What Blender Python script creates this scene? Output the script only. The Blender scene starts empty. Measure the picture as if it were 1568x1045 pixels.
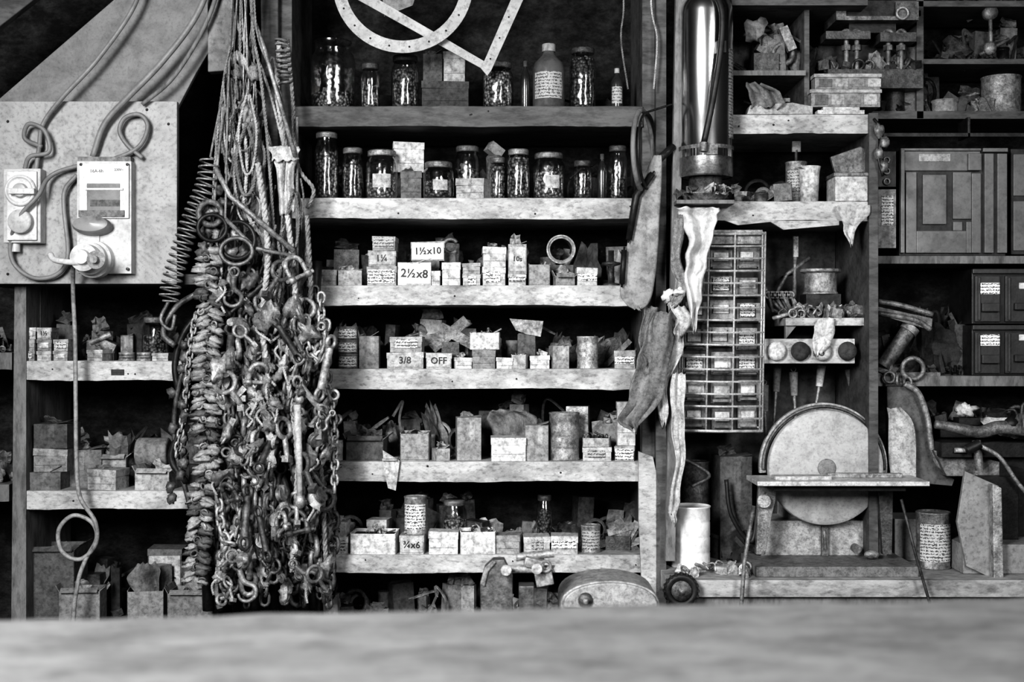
import bpy, bmesh, math, random
from mathutils import Vector, Matrix, Euler, noise
random.seed(11)
R=random.random
def U(a,b): return a+(b-a)*random.random()
S0=0.0018; CD=3.5; CZ=1.3
def K(y): return S0*(CD+y)/CD
def X(px,y=0): return (px-784)*K(y)
def Z(py,y=0): return CZ-(py-522.5)*K(y)
def P(px,py,y=0): return Vector((X(px,y),y,Z(py,y)))

# ---------------------------------------------------------------- materials
MC={}
def mat(name,c1,c2=None,scale=12,rough=.6,metal=0,bump=.15,stretch=(1,1,1),thr=(.36,.64),speck=.45,spec=.4,fine=9,grime=.4):
    if name in MC: return MC[name]
    if c2 is None: c2=c1*.6
    m=bpy.data.materials.new(name); m.use_nodes=True
    nt=m.node_tree; N=nt.nodes; L=nt.links
    b=N['Principled BSDF']
    tc=N.new('ShaderNodeTexCoord'); mp=N.new('ShaderNodeMapping'); mp.inputs['Scale'].default_value=stretch
    L.new(tc.outputs['Object'],mp.inputs['Vector'])
    def layer(sc,det,ro,p0,p1,v0,v1):
        n=N.new('ShaderNodeTexNoise'); n.inputs['Scale'].default_value=sc; n.inputs['Detail'].default_value=det; n.inputs['Roughness'].default_value=ro
        L.new(mp.outputs[0],n.inputs['Vector']); r=N.new('ShaderNodeValToRGB')
        r.color_ramp.elements[0].position=p0; r.color_ramp.elements[1].position=p1
        r.color_ramp.elements[0].color=(v0,v0,v0,1); r.color_ramp.elements[1].color=(v1,v1,v1,1)
        L.new(n.outputs['Fac'],r.inputs['Fac']); return n,r
    n1,r=layer(scale,12,.78,thr[0],thr[1],c2,c1)
    n2,r2=layer(scale*fine,8,.7,.34,.5,1-speck,1)
    n3,r3=layer(scale*2.7,6,.7,.38,.54,1-grime,1)
    prev=r.outputs[0]
    for q in (r2,r3):
        mx=N.new('ShaderNodeMix'); mx.data_type='RGBA'; mx.blend_type='MULTIPLY'; mx.inputs[0].default_value=1
        L.new(prev,mx.inputs[6]); L.new(q.outputs[0],mx.inputs[7]); prev=mx.outputs[2]
    L.new(prev,b.inputs['Base Color'])
    b.inputs['Metallic'].default_value=metal; b.inputs['Roughness'].default_value=rough
    if metal<.9:
        rr=N.new('ShaderNodeMapRange'); rr.inputs['To Min'].default_value=min(1,rough+.2); rr.inputs['To Max'].default_value=max(.05,rough-.2)
        L.new(n3.outputs['Fac'],rr.inputs['Value']); L.new(rr.outputs[0],b.inputs['Roughness'])
    b.inputs['Specular IOR Level'].default_value=spec
    if bump:
        bp=N.new('ShaderNodeBump'); bp.inputs['Strength'].default_value=bump; bp.inputs['Distance'].default_value=.004
        L.new(n2.outputs['Fac'],bp.inputs['Height']); L.new(bp.outputs[0],b.inputs['Normal'])
    MC[name]=m; return m
def card(t):
    t=round(t,2); return mat('card_%02d'%int(t*100),t,t*.55,24,.85,0,.25,speck=.35,fine=5)
def met(t):
    t=round(t,2); return mat('worn_metal_%02d'%int(t*100),t,t*.25,34,.42,.3,.4,spec=.6,thr=(.38,.62),fine=5)
def cont(t):
    nm='jar_contents_%02d'%int(t*100)
    if nm in MC: return MC[nm]
    m=bpy.data.materials.new(nm); m.use_nodes=True; N=m.node_tree.nodes; L=m.node_tree.links; b=N['Principled BSDF']
    tc=N.new('ShaderNodeTexCoord'); v=N.new('ShaderNodeTexVoronoi'); v.inputs['Scale'].default_value=120; v.inputs['Randomness'].default_value=1
    L.new(tc.outputs['Object'],v.inputs['Vector'])
    r=N.new('ShaderNodeValToRGB'); r.color_ramp.elements[0].color=(t,t,t,1); r.color_ramp.elements[1].color=(t*.05,)*3+(1,)
    r.color_ramp.elements[0].position=.1; r.color_ramp.elements[1].position=.7
    L.new(v.outputs['Distance'],r.inputs[0])
    mx=N.new('ShaderNodeMix'); mx.data_type='RGBA'; mx.blend_type='MULTIPLY'; mx.inputs[0].default_value=.8
    L.new(r.outputs[0],mx.inputs[6]); L.new(v.outputs['Color'],mx.inputs[7])
    bw=N.new('ShaderNodeRGBToBW'); L.new(mx.outputs[2],bw.inputs[0]); L.new(bw.outputs[0],b.inputs['Base Color'])
    bp=N.new('ShaderNodeBump'); bp.invert=True; bp.inputs['Distance'].default_value=.006; L.new(v.outputs['Distance'],bp.inputs['Height']); L.new(bp.outputs[0],b.inputs['Normal'])
    b.inputs['Roughness'].default_value=.5
    MC[nm]=m; return m
def label_mat(t=.72,nm='printed_label'):
    nm=nm+'_%d'%int(t*100)
    if nm in MC: return MC[nm]
    m=bpy.data.materials.new(nm); m.use_nodes=True; N=m.node_tree.nodes; L=m.node_tree.links; b=N['Principled BSDF']
    tc=N.new('ShaderNodeTexCoord'); mp=N.new('ShaderNodeMapping'); mp.inputs['Scale'].default_value=(1,1,1.6)
    L.new(tc.outputs['Object'],mp.inputs['Vector'])
    w=N.new('ShaderNodeTexNoise'); w.inputs['Scale'].default_value=230; w.inputs['Detail'].default_value=1
    L.new(mp.outputs[0],w.inputs['Vector'])
    wv=N.new('ShaderNodeTexWave'); wv.wave_type='BANDS'; wv.bands_direction='Z'; wv.inputs['Scale'].default_value=36; L.new(tc.outputs['Object'],wv.inputs['Vector'])
    s=N.new('ShaderNodeMath'); s.operation='MULTIPLY_ADD'; s.inputs[1].default_value=.22; L.new(wv.outputs['Fac'],s.inputs[0]); L.new(w.outputs['Fac'],s.inputs[2])
    r=N.new('ShaderNodeValToRGB'); r.color_ramp.elements[0].position=.52; r.color_ramp.elements[1].position=.58
    r.color_ramp.elements[0].color=(.06,.06,.06,1); r.color_ramp.elements[1].color=(t,t,t,1)
    L.new(s.outputs[0],r.inputs[0]); L.new(r.outputs[0],b.inputs['Base Color']); b.inputs['Roughness'].default_value=.6
    MC[nm]=m; return m
def glass():
    if 'thin_glass' in MC: return MC['thin_glass']
    m=bpy.data.materials.new('thin_glass'); m.use_nodes=True; N=m.node_tree.nodes; L=m.node_tree.links
    N.remove(N['Principled BSDF']); out=N['Material Output']
    t=N.new('ShaderNodeBsdfTransparent'); t.inputs[0].default_value=(.88,.88,.88,1)
    g=N.new('ShaderNodeBsdfGlossy'); g.inputs['Roughness'].default_value=.14
    f=N.new('ShaderNodeLayerWeight'); f.inputs[0].default_value=.35
    tc=N.new('ShaderNodeTexCoord'); n=N.new('ShaderNodeTexNoise'); n.inputs['Scale'].default_value=20; L.new(tc.outputs['Object'],n.inputs['Vector'])
    bp=N.new('ShaderNodeBump'); bp.inputs['Strength'].default_value=.6; bp.inputs['Distance'].default_value=.01
    L.new(n.outputs['Fac'],bp.inputs['Height']); L.new(bp.outputs[0],g.inputs['Normal'])
    a=N.new('ShaderNodeMath'); a.operation='MULTIPLY_ADD'; a.inputs[1].default_value=.6; a.inputs[2].default_value=.1
    L.new(f.outputs['Facing'],a.inputs[0])
    x=N.new('ShaderNodeMixShader'); L.new(a.outputs[0],x.inputs[0]); L.new(t.outputs[0],x.inputs[1]); L.new(g.outputs[0],x.inputs[2])
    L.new(x.outputs[0],out.inputs[0]); MC['thin_glass']=m; return m
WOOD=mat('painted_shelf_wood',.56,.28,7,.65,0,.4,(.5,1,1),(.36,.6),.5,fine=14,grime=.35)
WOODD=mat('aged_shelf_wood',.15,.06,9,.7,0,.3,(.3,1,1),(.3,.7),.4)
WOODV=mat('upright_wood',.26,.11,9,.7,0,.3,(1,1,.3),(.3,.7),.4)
PALE=mat('pale_painted_board',.4,.3,5,.6,0,.2,(1,1,1),(.3,.7),.35,fine=22,grime=.22)
CHROME=mat('polished_metal',.92,.8,4,.2,1,.03,(1,1,1),(.2,.8),.05,grime=.1)
DARKM=mat('dark_steel',.04,.018,14,.45,.3,.2)
RUB=mat('dark_rubber',.03,.02,10,.5,0,.05)
CABLE=mat('grey_cable',.26,.18,10,.5,0,.05,speck=.1,grime=.2)
PLAST=mat('grey_plastic',.5,.4,8,.4,0,.06,speck=.25,grime=.2)
WPL=mat('pale_plastic',.68,.52,9,.4,0,.06,speck=.25,grime=.2)
ROPE=mat('old_rope',.36,.16,30,.85,0,.5,speck=.6)
ROPEL=mat('pale_rope',.58,.32,30,.85,0,.5,speck=.5)
CLOTH=mat('dusty_cloth',.26,.12,18,.9,0,.5)
CLOTHL=mat('pale_cloth',.62,.35,18,.8,0,.4)
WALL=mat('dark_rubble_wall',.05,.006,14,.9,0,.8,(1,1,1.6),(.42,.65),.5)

# ---------------------------------------------------------------- builder
def catmull(pts,n=8):
    pts=[Vector(p) for p in pts]
    if len(pts)<3: return [pts[0].lerp(pts[1],i/n) for i in range(n+1)]
    q=[2*pts[0]-pts[1]]+pts+[2*pts[-1]-pts[-2]]; out=[]
    for i in range(1,len(q)-2):
        a,b,c,d=q[i-1:i+3]
        for j in range(n):
            t=j/n; out.append(.5*((2*b)+(c-a)*t+(2*a-5*b+4*c-d)*t*t+(3*b-a-3*c+d)*t**3))
    out.append(pts[-1]); return out
def resample(pts,step):
    out=[pts[0].copy()]; acc=0
    for a,b in zip(pts,pts[1:]):
        l=(b-a).length; d=step-acc
        while d<=l and l>0: out.append(a.lerp(b,d/l)); d+=step
        acc=l-(d-step)
    return out
class B:
    def __init__(s): s.V=[];s.F=[];s.M=[];s.S=[];s.mats=[]
    def add(s,v,f,m,sm=False):
        if m not in s.mats: s.mats.append(m)
        i=s.mats.index(m); o=len(s.V); s.V+= [tuple(p) for p in v]
        for q in f: s.F.append([o+a for a in q]); s.M.append(i); s.S.append(sm)
    def box(s,c,d,m,rx=0,ry=0,rz=0,taper=1):
        E=Euler((rx,ry,rz)).to_matrix(); c=Vector(c); v=[]
        for z in (-1,1):
            k=1 if z<0 else taper
            for x,y in ((-1,-1),(1,-1),(1,1),(-1,1)): v.append(c+E@Vector((x*d[0]/2*k,y*d[1]/2*k,z*d[2]/2)))
        s.add(v,[(3,2,1,0),(4,5,6,7),(0,1,5,4),(1,2,6,5),(2,3,7,6),(3,0,4,7)],m)
    def bx(s,x0,x1,y0,y1,z0,z1,m): s.box(((x0+x1)/2,(y0+y1)/2,(z0+z1)/2),(abs(x1-x0),abs(y1-y0),abs(z1-z0)),m)
    def pbox(s,px0,px1,py0,py1,y0,y1,m):
        s.bx(X(px0,y0),X(px1,y0),y0,y1,Z(py1,y0),Z(py0,y0),m)
    def lathe(s,c,prof,m,n=24,E=None,sm=True,cap=True):
        c=Vector(c); E=E or Matrix.Identity(3); v=[];f=[]
        for r,z in prof:
            for i in range(n):
                a=2*math.pi*i/n; v.append(c+E@Vector((r*math.cos(a),r*math.sin(a),z)))
        for j in range(len(prof)-1):
            for i in range(n):
                k=(i+1)%n; f.append((j*n+i,j*n+k,(j+1)*n+k,(j+1)*n+i))
        s.add(v,f,m,sm)
        if cap:
            if prof[0][0]>1e-5: s.add(v[:n],[tuple(range(n))[::-1]],m)
            if prof[-1][0]>1e-5: s.add(v[-n:],[tuple(range(n))],m)
    def arc(s,c,r,z0,z1,a0,a1,m,n=12):
        v=[];f=[]
        for i in range(n+1):
            a=a0+(a1-a0)*i/n
            for z in(z0,z1): v.append((c[0]+r*math.cos(a),c[1]+r*math.sin(a),c[2]+z))
        for i in range(n): f.append((i*2,i*2+2,i*2+3,i*2+1))
        s.add(v,f,m,True)
    def cyl(s,a,b,r,m,n=16,r2=None):
        a=Vector(a);b=Vector(b); d=b-a; E=d.to_track_quat('Z','Y').to_matrix()
        s.lathe(a,[(r,0),(r if r2 is None else r2,d.length)],m,n,E)
    def ell(s,c,r,m,E=None,lump=0,n=10):
        E=E or Matrix.Identity(3); c=Vector(c); v=[];f=[]; sd=Vector((R()*50,R()*50,0)); h=n//2+2
        for j in range(h+1):
            t=math.pi*j/h
            for i in range(n):
                a=2*math.pi*i/n; u=Vector((math.sin(t)*math.cos(a),math.sin(t)*math.sin(a),math.cos(t)))
                k=1+lump*noise.noise(u*1.7+sd)*1.6
                v.append(c+E@Vector((u.x*r[0]*k,u.y*r[1]*k,u.z*r[2]*k)))
        for j in range(h):
            for i in range(n):
                k=(i+1)%n; f.append((j*n+i,(j+1)*n+i,(j+1)*n+k,j*n+k))
        s.add(v,f,m,True)
    def tube(s,pts,r,m,n=6,closed=False):
        pts=[Vector(p) for p in pts]; N=len(pts); v=[];f=[]; up=None
        for i,p in enumerate(pts):
            if closed: t=pts[(i+1)%N]-pts[i-1]
            else: t=pts[min(i+1,N-1)]-pts[max(i-1,0)]
            if t.length<1e-9: t=Vector((0,0,1))
            t.normalize()
            if up is None: up=Vector((0,1,0)) if abs(t.y)<.9 else Vector((1,0,0))
            up=(up-t*up.dot(t)); 
            if up.length<1e-6: up=t.orthogonal()
            up.normalize(); w=t.cross(up)
            rr=r(i/(N-1)) if callable(r) else r
            for j in range(n):
                a=2*math.pi*j/n; v.append(p+(up*math.cos(a)+w*math.sin(a))*rr)
        for i in range(N if closed else N-1):
            for j in range(n):
                k=(j+1)%n; q=(i+1)%N; f.append((i*n+j,i*n+k,q*n+k,q*n+j))
        if not closed: f.append(tuple(range(n))[::-1]); f.append(tuple((N-1)*n+j for j in range(n)))
        s.add(v,f,m,True)
    def ring(s,c,Rr,r,m,E=None,n=28,k=8,sx=1,a0=0,a1=2*math.pi):
        E=E or Matrix.Identity(3); c=Vector(c); full=abs(a1-a0-2*math.pi)<1e-4
        cnt=n if full else n+1
        s.tube([c+E@Vector((Rr*sx*math.cos(a0+(a1-a0)*i/n),0,Rr*math.sin(a0+(a1-a0)*i/n))) for i in range(cnt)],r,m,k,full)
    def link(s,c,d,nrm,L,W,r,m):
        d=d.normalized(); w=d.cross(nrm).normalized(); pts=[]; h=L/2-W/2
        for i in range(5): a=math.pi*i/4; pts.append(c+d*(h+math.sin(a)*W/2)+w*math.cos(a)*W/2)
        for i in range(5): a=math.pi+math.pi*i/4; pts.append(c+d*(-h+math.sin(a)*W/2)+w*math.cos(a)*W/2)
        s.tube(pts,r,m,6,True)
    def chain(s,pts,L,W,r,m,jit=.25):
        p=resample(catmull(pts,12),L-2*r-.001); a=R()*3
        for i in range(len(p)-1):
            d=p[i+1]-p[i]; 
            if d.length<1e-6: continue
            e=Vector((math.cos(a),math.sin(a),0)); a+=math.pi/2+U(-jit,jit)
            nn=e-d.normalized()*e.dot(d.normalized())
            if nn.length<1e-3: nn=d.orthogonal()
            s.link((p[i]+p[i+1])/2,d,nn.normalized(),L,W,r,m)
    def rope(s,pts,r,m,tw=.03):
        p=resample(catmull(pts,12),max(.006,r*1.1)); 
        if len(p)<3: return
        for k in range(3):
            q=[]
            for i,c in enumerate(p):
                t=(p[min(i+1,len(p)-1)]-p[max(i-1,0)]).normalized()
                u=Vector((0,1,0))-t*t.y
                if u.length<.05: u=Vector((1,0,0))-t*t.x
                u.normalize(); w=t.cross(u); a=2*math.pi*(i*max(.006,r*1.1)/tw+k/3)
                q.append(c+(u*math.cos(a)+w*math.sin(a))*r*.5)
            s.tube(q,r*.56,m,5)
    def prism(s,pts,y0,y1,m):
        n=len(pts); v=[(x,y0,z) for x,z in pts]+[(x,y1,z) for x,z in pts]
        f=[tuple(range(n)),tuple(range(2*n-1,n-1,-1))]+[(i,i+n,(i+1)%n+n,(i+1)%n) for i in range(n)]
        s.add(v,f,m)
    def pprism(s,pp,y0,y1,m): s.prism([(X(a,y0),Z(b,y0)) for a,b in pp],y0,y1,m)
    def annulus(s,c,ro,ri,y0,y1,m,n=64,a0=0,a1=2*math.pi):
        v=[];f=[]; full=abs(a1-a0-2*math.pi)<1e-4; cnt=n if full else n+1
        for i in range(cnt):
            a=a0+(a1-a0)*i/n
            for r,y in ((ro,y0),(ri,y0),(ri,y1),(ro,y1)): v.append((c[0]+r*math.cos(a),y,c[1]+r*math.sin(a)))
        for i in range(n):
            k=(i+1)%cnt
            for j in range(4): f.append((i*4+j,i*4+(j+1)%4,k*4+(j+1)%4,k*4+j))
        s.add(v,f,m)
    def text(s,t,c,size,m,rz=0,off=.0005):
        cu=bpy.data.curves.new('t','FONT'); cu.body=t; cu.size=size; cu.align_x='CENTER'; cu.align_y='CENTER'; cu.extrude=.0004; cu.offset=off; cu.resolution_u=2
        o=bpy.data.objects.new('t',cu); bpy.context.scene.collection.objects.link(o)
        dg=bpy.context.evaluated_depsgraph_get(); me=bpy.data.meshes.new_from_object(o.evaluated_get(dg))
        E=Matrix.Rotation(rz,3,'Z')@Matrix.Rotation(math.pi/2,3,'X')@Matrix.Rotation(U(-.06,.06),3,'Z')
        s.add([Vector(c)+E@v.co for v in me.vertices],[tuple(p.vertices) for p in me.polygons],m)
        bpy.data.objects.remove(o); bpy.data.meshes.remove(me)
    def cloth(s,rows,y0,amp,waves,m,nx=16,ny=24,rag=3):
        rr=catmull([Vector((a,b,c)) for a,b,c in rows],max(3,ny//max(1,len(rows)-1)))
        v=[];f=[]; sd=R()*30; J=len(rr)
        for j,q in enumerate(rr):
            l=rag*1.3*noise.noise(Vector((j*.28,sd,1))); r_=rag*1.3*noise.noise(Vector((j*.28,sd,9)))
            for i in range(nx+1):
                u=i/nx; px=q.x+l+(q.y+r_-q.x-l)*u
                y=y0+amp*.8*math.sin(waves*(u+.25*noise.noise(Vector((j*.09,sd,4))))*6.28+sd)*(.5+.7*abs(noise.noise(Vector((u*2,j*.1,sd+7)))))+amp*1.6*noise.noise(Vector((u*3,j*.12,sd)))
                e=rag*(1+3*(j/J)**4)*noise.noise(Vector((u*6,sd,j*.1)))
                v.append((X(px,y0),y,Z(q.z+e,y0)))
        w=nx+1
        for j in range(len(rr)-1):
            for i in range(nx): f.append((j*w+i,j*w+i+1,(j+1)*w+i+1,(j+1)*w+i))
        s.add(v,f,m,True)
    def fold(s,c,w,h,m,rz=0,lean=0):
        E=Euler((lean,U(-.5,.5),rz)).to_matrix(); n=5; v=[];f=[]; sd=R()*40
        for j in range(n+1):
            for i in range(n+1):
                u=i/n-.5;t=j/n
                v.append(Vector(c)+E@Vector((u*w*(1-.3*t*R()),.022*noise.noise(Vector((u*3,t*3,sd)))+.018*abs(u)*2*math.sin(sd),t*h*(1+.25*noise.noise(Vector((u*4,sd,1)))))))
        for j in range(n):
            for i in range(n): f.append((j*(n+1)+i,j*(n+1)+i+1,(j+1)*(n+1)+i+1,(j+1)*(n+1)+i))
        s.add(v,f,m)
    def done(s,name,bevel=0,solid=0):
        V=s.V; lo=[min(v[i] for v in V) for i in range(3)]; hi=[max(v[i] for v in V) for i in range(3)]
        c=[(a+b)/2 for a,b in zip(lo,hi)]
        me=bpy.data.meshes.new(name); me.from_pydata([(v[0]-c[0],v[1]-c[1],v[2]-c[2]) for v in V],[],s.F)
        for m in s.mats: me.materials.append(m)
        me.polygons.foreach_set('material_index',s.M); me.polygons.foreach_set('use_smooth',s.S)
        bm=bmesh.new(); bm.from_mesh(me); bmesh.ops.recalc_face_normals(bm,faces=bm.faces); bm.to_mesh(me); bm.free()
        o=bpy.data.objects.new(name,me); o.location=c; bpy.context.scene.collection.objects.link(o)
        if solid: q=o.modifiers.new('thick','SOLIDIFY'); q.thickness=solid
        if bevel: q=o.modifiers.new('bevel','BEVEL'); q.width=bevel; q.segments=2; q.limit_method='ANGLE'; q.angle_limit=.7
        return o
RX=Matrix.Rotation(math.pi/2,3,'X')

# ---------------------------------------------------------------- room
WX0,WX1=-2.3,2.3; WY=.40; ZB=.672
def wall(name,x0,x1,y0,y1,z0,z1,m): b=B(); b.bx(x0,x1,y0,y1,z0,z1,m); b.done(name)
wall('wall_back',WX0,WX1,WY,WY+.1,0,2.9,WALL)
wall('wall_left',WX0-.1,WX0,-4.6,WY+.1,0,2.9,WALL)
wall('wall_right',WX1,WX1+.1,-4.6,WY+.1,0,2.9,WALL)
wall('floor',WX0-.1,WX1+.1,-4.6,WY+.1,-.1,0,mat('concrete_floor',.08,.05,5,.8))
wall('ceiling',WX0-.1,WX1+.1,-4.6,WY+.1,2.9,3.0,mat('dark_ceiling_boards',.05,.03,5,.8))
b=B(); b.bx(WX0,WX1,-.2,-.06,2.62,2.8,WOODD); b.done('ceiling_beam',.004)

# ---------------------------------------------------------------- shelf units
ZS={}
def shelf_board(b,px0,px1,pt,pb,y0,y1,m,key=None):
    zt=Z(pt,y0); x0,x1=X(px0,y0),X(px1,y0); n=60; v=[];f=[]; sd=R()*99
    for i in range(n+1):
        x=x0+(x1-x0)*i/n; w=.003*noise.noise(Vector((x*6,sd,0))); w2=.004*noise.noise(Vector((x*5,sd,5)))+.003*min(0,noise.noise(Vector((x*30,sd,2)))); w3=.002*noise.noise(Vector((x*9,sd,8)))-.005*max(0,noise.noise(Vector((x*26,sd,3)))-.15)
        for y,z in ((y0+w,zt+w3-.001),(y0+w+.006,zt),(y1,zt),(y1,Z(pb,y0)),(y0+w,Z(pb,y0)+w2)): v.append((x,y,z))
    for i in range(n):
        for j in range(5): f.append((i*5+j,i*5+(j+1)%5,i*5+5+(j+1)%5,i*5+5+j))
    f+=[(4,3,2,1,0),tuple(n*5+j for j in range(5))]
    b.add(v,f,m)
    for i in range(3):
        x=U(x0,x1); b.lathe((x,y0-.001,U(Z(pb,y0)+.012,zt-.012)),[(U(.002,.004),-.004),(.002,.002),(0,.002)],DARKM,8,RX)
    if key: ZS[key]=zt
b=B()
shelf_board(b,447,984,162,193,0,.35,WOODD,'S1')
shelf_board(b,447,984,303,335,0,.35,WOOD,'S2')
shelf_board(b,447,984,437,468,0,.35,WOOD,'S3')
shelf_board(b,447,984,565,596,0,.35,WOOD,'S4')
shelf_board(b,447,984,707,738,0,.35,WOOD,'S5')
shelf_board(b,447,984,850,878,0,.35,WOOD,'S6')
shelf_board(b,447,984,967,995,0,.35,WOODD,'S7')
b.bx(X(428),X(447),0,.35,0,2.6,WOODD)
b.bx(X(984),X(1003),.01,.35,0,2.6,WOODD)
b.pprism([(978,692),(1000,700),(1012,760),(1010,925),(984,925),(978,800)],-.02,-.001,WOOD)
b.pprism([(1036,-60),(1049,-60),(1034,860),(1019,860)],-.05,-.022,WOODV)
b.bx(X(1003),X(1019),-.02,.2,0,2.6,WOODD)
b.done('storage_shelving',.0012)
b=B()
shelf_board(b,28,428,553,583,0,.35,WOOD,'L1')
shelf_board(b,28,428,752,780,0,.35,WOOD,'L2')
shelf_board(b,28,428,960,985,0,.35,WOODD,'L3')
b.pprism([(22,435),(40,435),(40,1250),(14,1250)],-.004,.35,WOODV)
b.pbox(-40,428,420,436,.01,.35,WOODD)
b.pprism([(62,436),(62,500),(58,560),(48,560),(44,436)],.1,.13,WOODV)
b.pbox(170,190,566,575,-.003,.01,DARKM)
shelf_board(b,-90,18,540,566,.02,.35,WOODV); shelf_board(b,-90,14,742,768,.02,.35,WOODV)
b.done('side_shelving',.0012)

# ---------------------------------------------------------------- item makers
HAND=['No 8','1¼','M6','¾x6','OFF','BSF','3/8','1½','WASH','10s','2BA','JETS']
def bits(b,x0,x1,y0,y1,z,n,sz,tones=(.1,.2,.35,.5)):
    for _ in range(n):
        x=U(x0,x1);y=U(y0,y1);s=U(.5,1)*sz;k=random.randint(0,5);m=met(random.choice(tones))
        E=Euler((U(-.6,.6),U(-.6,.6),U(0,3))).to_matrix()
        if k==0: b.box((x,y,z+s*.4),(s,s*.7,s*.6),m,U(-.4,.4),U(-.4,.4),U(0,3))
        elif k==1: b.ring((x,y,z+s*.45),s*.4,s*.1,m,E,14,6)
        elif k==2: b.cyl((x,y,z+s*.3),Vector((x,y,z+s*.3))+E@Vector((s*1.2,0,.2*s)),s*.14,m,8)
        elif k==3:
            p=Vector((x,y,z+s*.3)); b.tube(catmull([p,p+E@Vector((s*.5,0,s*.5)),p+E@Vector((s,0,0)),p+E@Vector((s*.6,0,-s*.2))],4),s*.09,m,5)
        elif k==4: b.fold((x,y,z),s*1.1,s*1.2,card(random.choice(tones)),U(-1,1),U(-.5,.5))
        else: b.lathe((x,y,z+s*.1),[(s*.35,0),(s*.35,s*.3),(s*.16,s*.3),(s*.16,s*.9),(0,s*.9)],m,8,E)
def carton(px0,px1,pt,zb,y,t,kind='lid',d=.075,label=None,rz=None,name=None):
    k=K(y); w=(px1-px0)*k; h=Z(pt,y)-zb; xc=X((px0+px1)/2,y); rz=U(-.2,.2) if rz is None else rz+U(-.06,.06)
    d=min(d,.33-y); b=B(); m=card(t); M=Matrix.Rotation(rz,3,'Z'); c0=Vector((xc,y+d/2+abs(rz)*w*.4,zb))
    def bb(c,s,mm,rx=0,ry2=0): b.box(c0+M@Vector(c),s,mm,rx,ry2,rz)
    if kind=='lid':
        lh=min(h*.35,.02); tl=U(-.04,.04)
        bb((0,0,(h-lh)/2),(w-.003,d-.003,h-lh),m); bb((0,0,h-lh/2),(w,d,lh),card(min(.75,t*U(.8,1.2))),0,tl)
        bb((0,-d/2-.0002,h*.3),(w*.9,.0006,.001),card(t*.6))
        if R()<.4: b.fold(c0+M@Vector((U(-.2,.2)*w,-d*.2,h)),w*.5,U(.01,.022),card(t*.8),rz+U(-.4,.4),U(-.7,.3))
    elif kind=='carton':
        bb((0,0,h/2),(w,d,h),m)
        bb((0,0,h+.0004),(w*.98,.0015,.0008),card(t*.5)); bb((U(-.2,.2)*w,-d/2-.0004,h*.7),(w*.22,.0008,h*.5),card(min(.75,t*1.3)))
        a=U(.03,.6); bb((w*.27,-d*.2,h+.001+w*.2*math.sin(a)),(w*.5,d*.55,.0015),card(t*.9),.05,-a)
        if R()<.6: b.fold(c0+M@Vector((-w*.15,0,h)),w*.6,U(.012,.03),card(min(.7,t*1.1)),rz+U(-.4,.4),U(-.5,.3))
    elif kind in('open','flap'):
        q=.002
        bb((0,0,q/2),(w,d,q),m)
        for sx in(-1,1): bb((sx*(w/2-q/2),0,h/2),(q,d,h),m)
        for sy in(-1,1): bb((0,sy*(d/2-q/2),h/2),(w,q,h*(1 if sy>0 else .92)),m)
        if kind=='flap':
            bb((-w/2-.004,0,h+.006),(q,d,.018),m,0,-.5); bb((w/2+.006,0,h+.003),(q,d,.02),m,0,.9)
            bb((0,-d/2-.006,h+.001),(w*.9,q,.018),m,-.9,0)
            b.fold(c0+Vector((0,0,h*.8)),w*.7,.04,card(min(.6,t*1.3)),U(-.5,.5),U(-.4,.4))
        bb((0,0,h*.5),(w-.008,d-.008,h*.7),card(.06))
        bits(b,xc-w*.32,xc+w*.32,c0.y-d*.25,c0.y+d*.2,zb+h*.82,8,min(.025,w*.35))
    if label=='print':
        q=R()
        if q<.4:
            bb((0,-d/2-.0008,h*.5),(w*.9,.001,h*.8),card(random.choice((.4,.55,.65)))); b.text(random.choice(HAND),c0+M@Vector((0,-d/2-.0018,h*.5)),min(h*.6,w*.38),RUB,rz,.0005)
        else:
            s1,s2=random.choice(((.9,.75),(.6,.6),(.9,.4),(.7,.55),(.45,.8)))
            bb((U(-.04,.04)*w,-d/2-.0008,h*U(.42,.55)),(w*s1,.001,h*s2),label_mat(random.choice((.35,.5,.65))))
    elif label=='white': bb((0,-d/2-.0008,h*.5),(w*.6,.001,h*.45),card(.7))
    elif label:
        bb((0,-d/2-.0008,h*.5),(w*.94,.001,h*.86),mat('clean_card',.78,.7,10,.7,0,.05,speck=.1,grime=.1))
        b.text(label,c0+M@Vector((0,-d/2-.0018,h*.5)),min(h*.55,w*1.4/len(label)),RUB,rz,.0007)
    b.done(name or ('open_parts_box' if kind in('open','flap') else 'small_cardboard_box'),.0008)
    return zb+h
def tin(px0,px1,pt,zb,y,t,label=None,name='tin_can',open_=False):
    k=K(y); r=(px1-px0)*k/2; h=Z(pt,y)-zb; c=(X((px0+px1)/2,y),y+r,zb); b=B(); m=met(t) if t<.7 else mat('white_enamel',.8,.65,8,.5,0,.1,speck=.2,grime=.2)
    pr=[(r*.97,0),(r,.002),(r,.004),(r*.965,.006)]
    for i in range(1,4): pr+= [(r*.965,h*i/4-.003),(r*.945,h*i/4),(r*.965,h*i/4+.003)]
    pr+=[(r*.965,h-.006),(r,h-.004),(r,h-.001),(r*.96,h)]
    pr+= [(r*.93,h-.001),(r*.92,h-(h*.8 if open_ else .004)),(0,h-(h*.8 if open_ else .004))]
    b.lathe(c,pr,m,28)
    if label: b.arc(c,r*.99,h*.14,h*.8,-2.7,-.5,label,16)
    b.done(name); return zb+h
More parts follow.
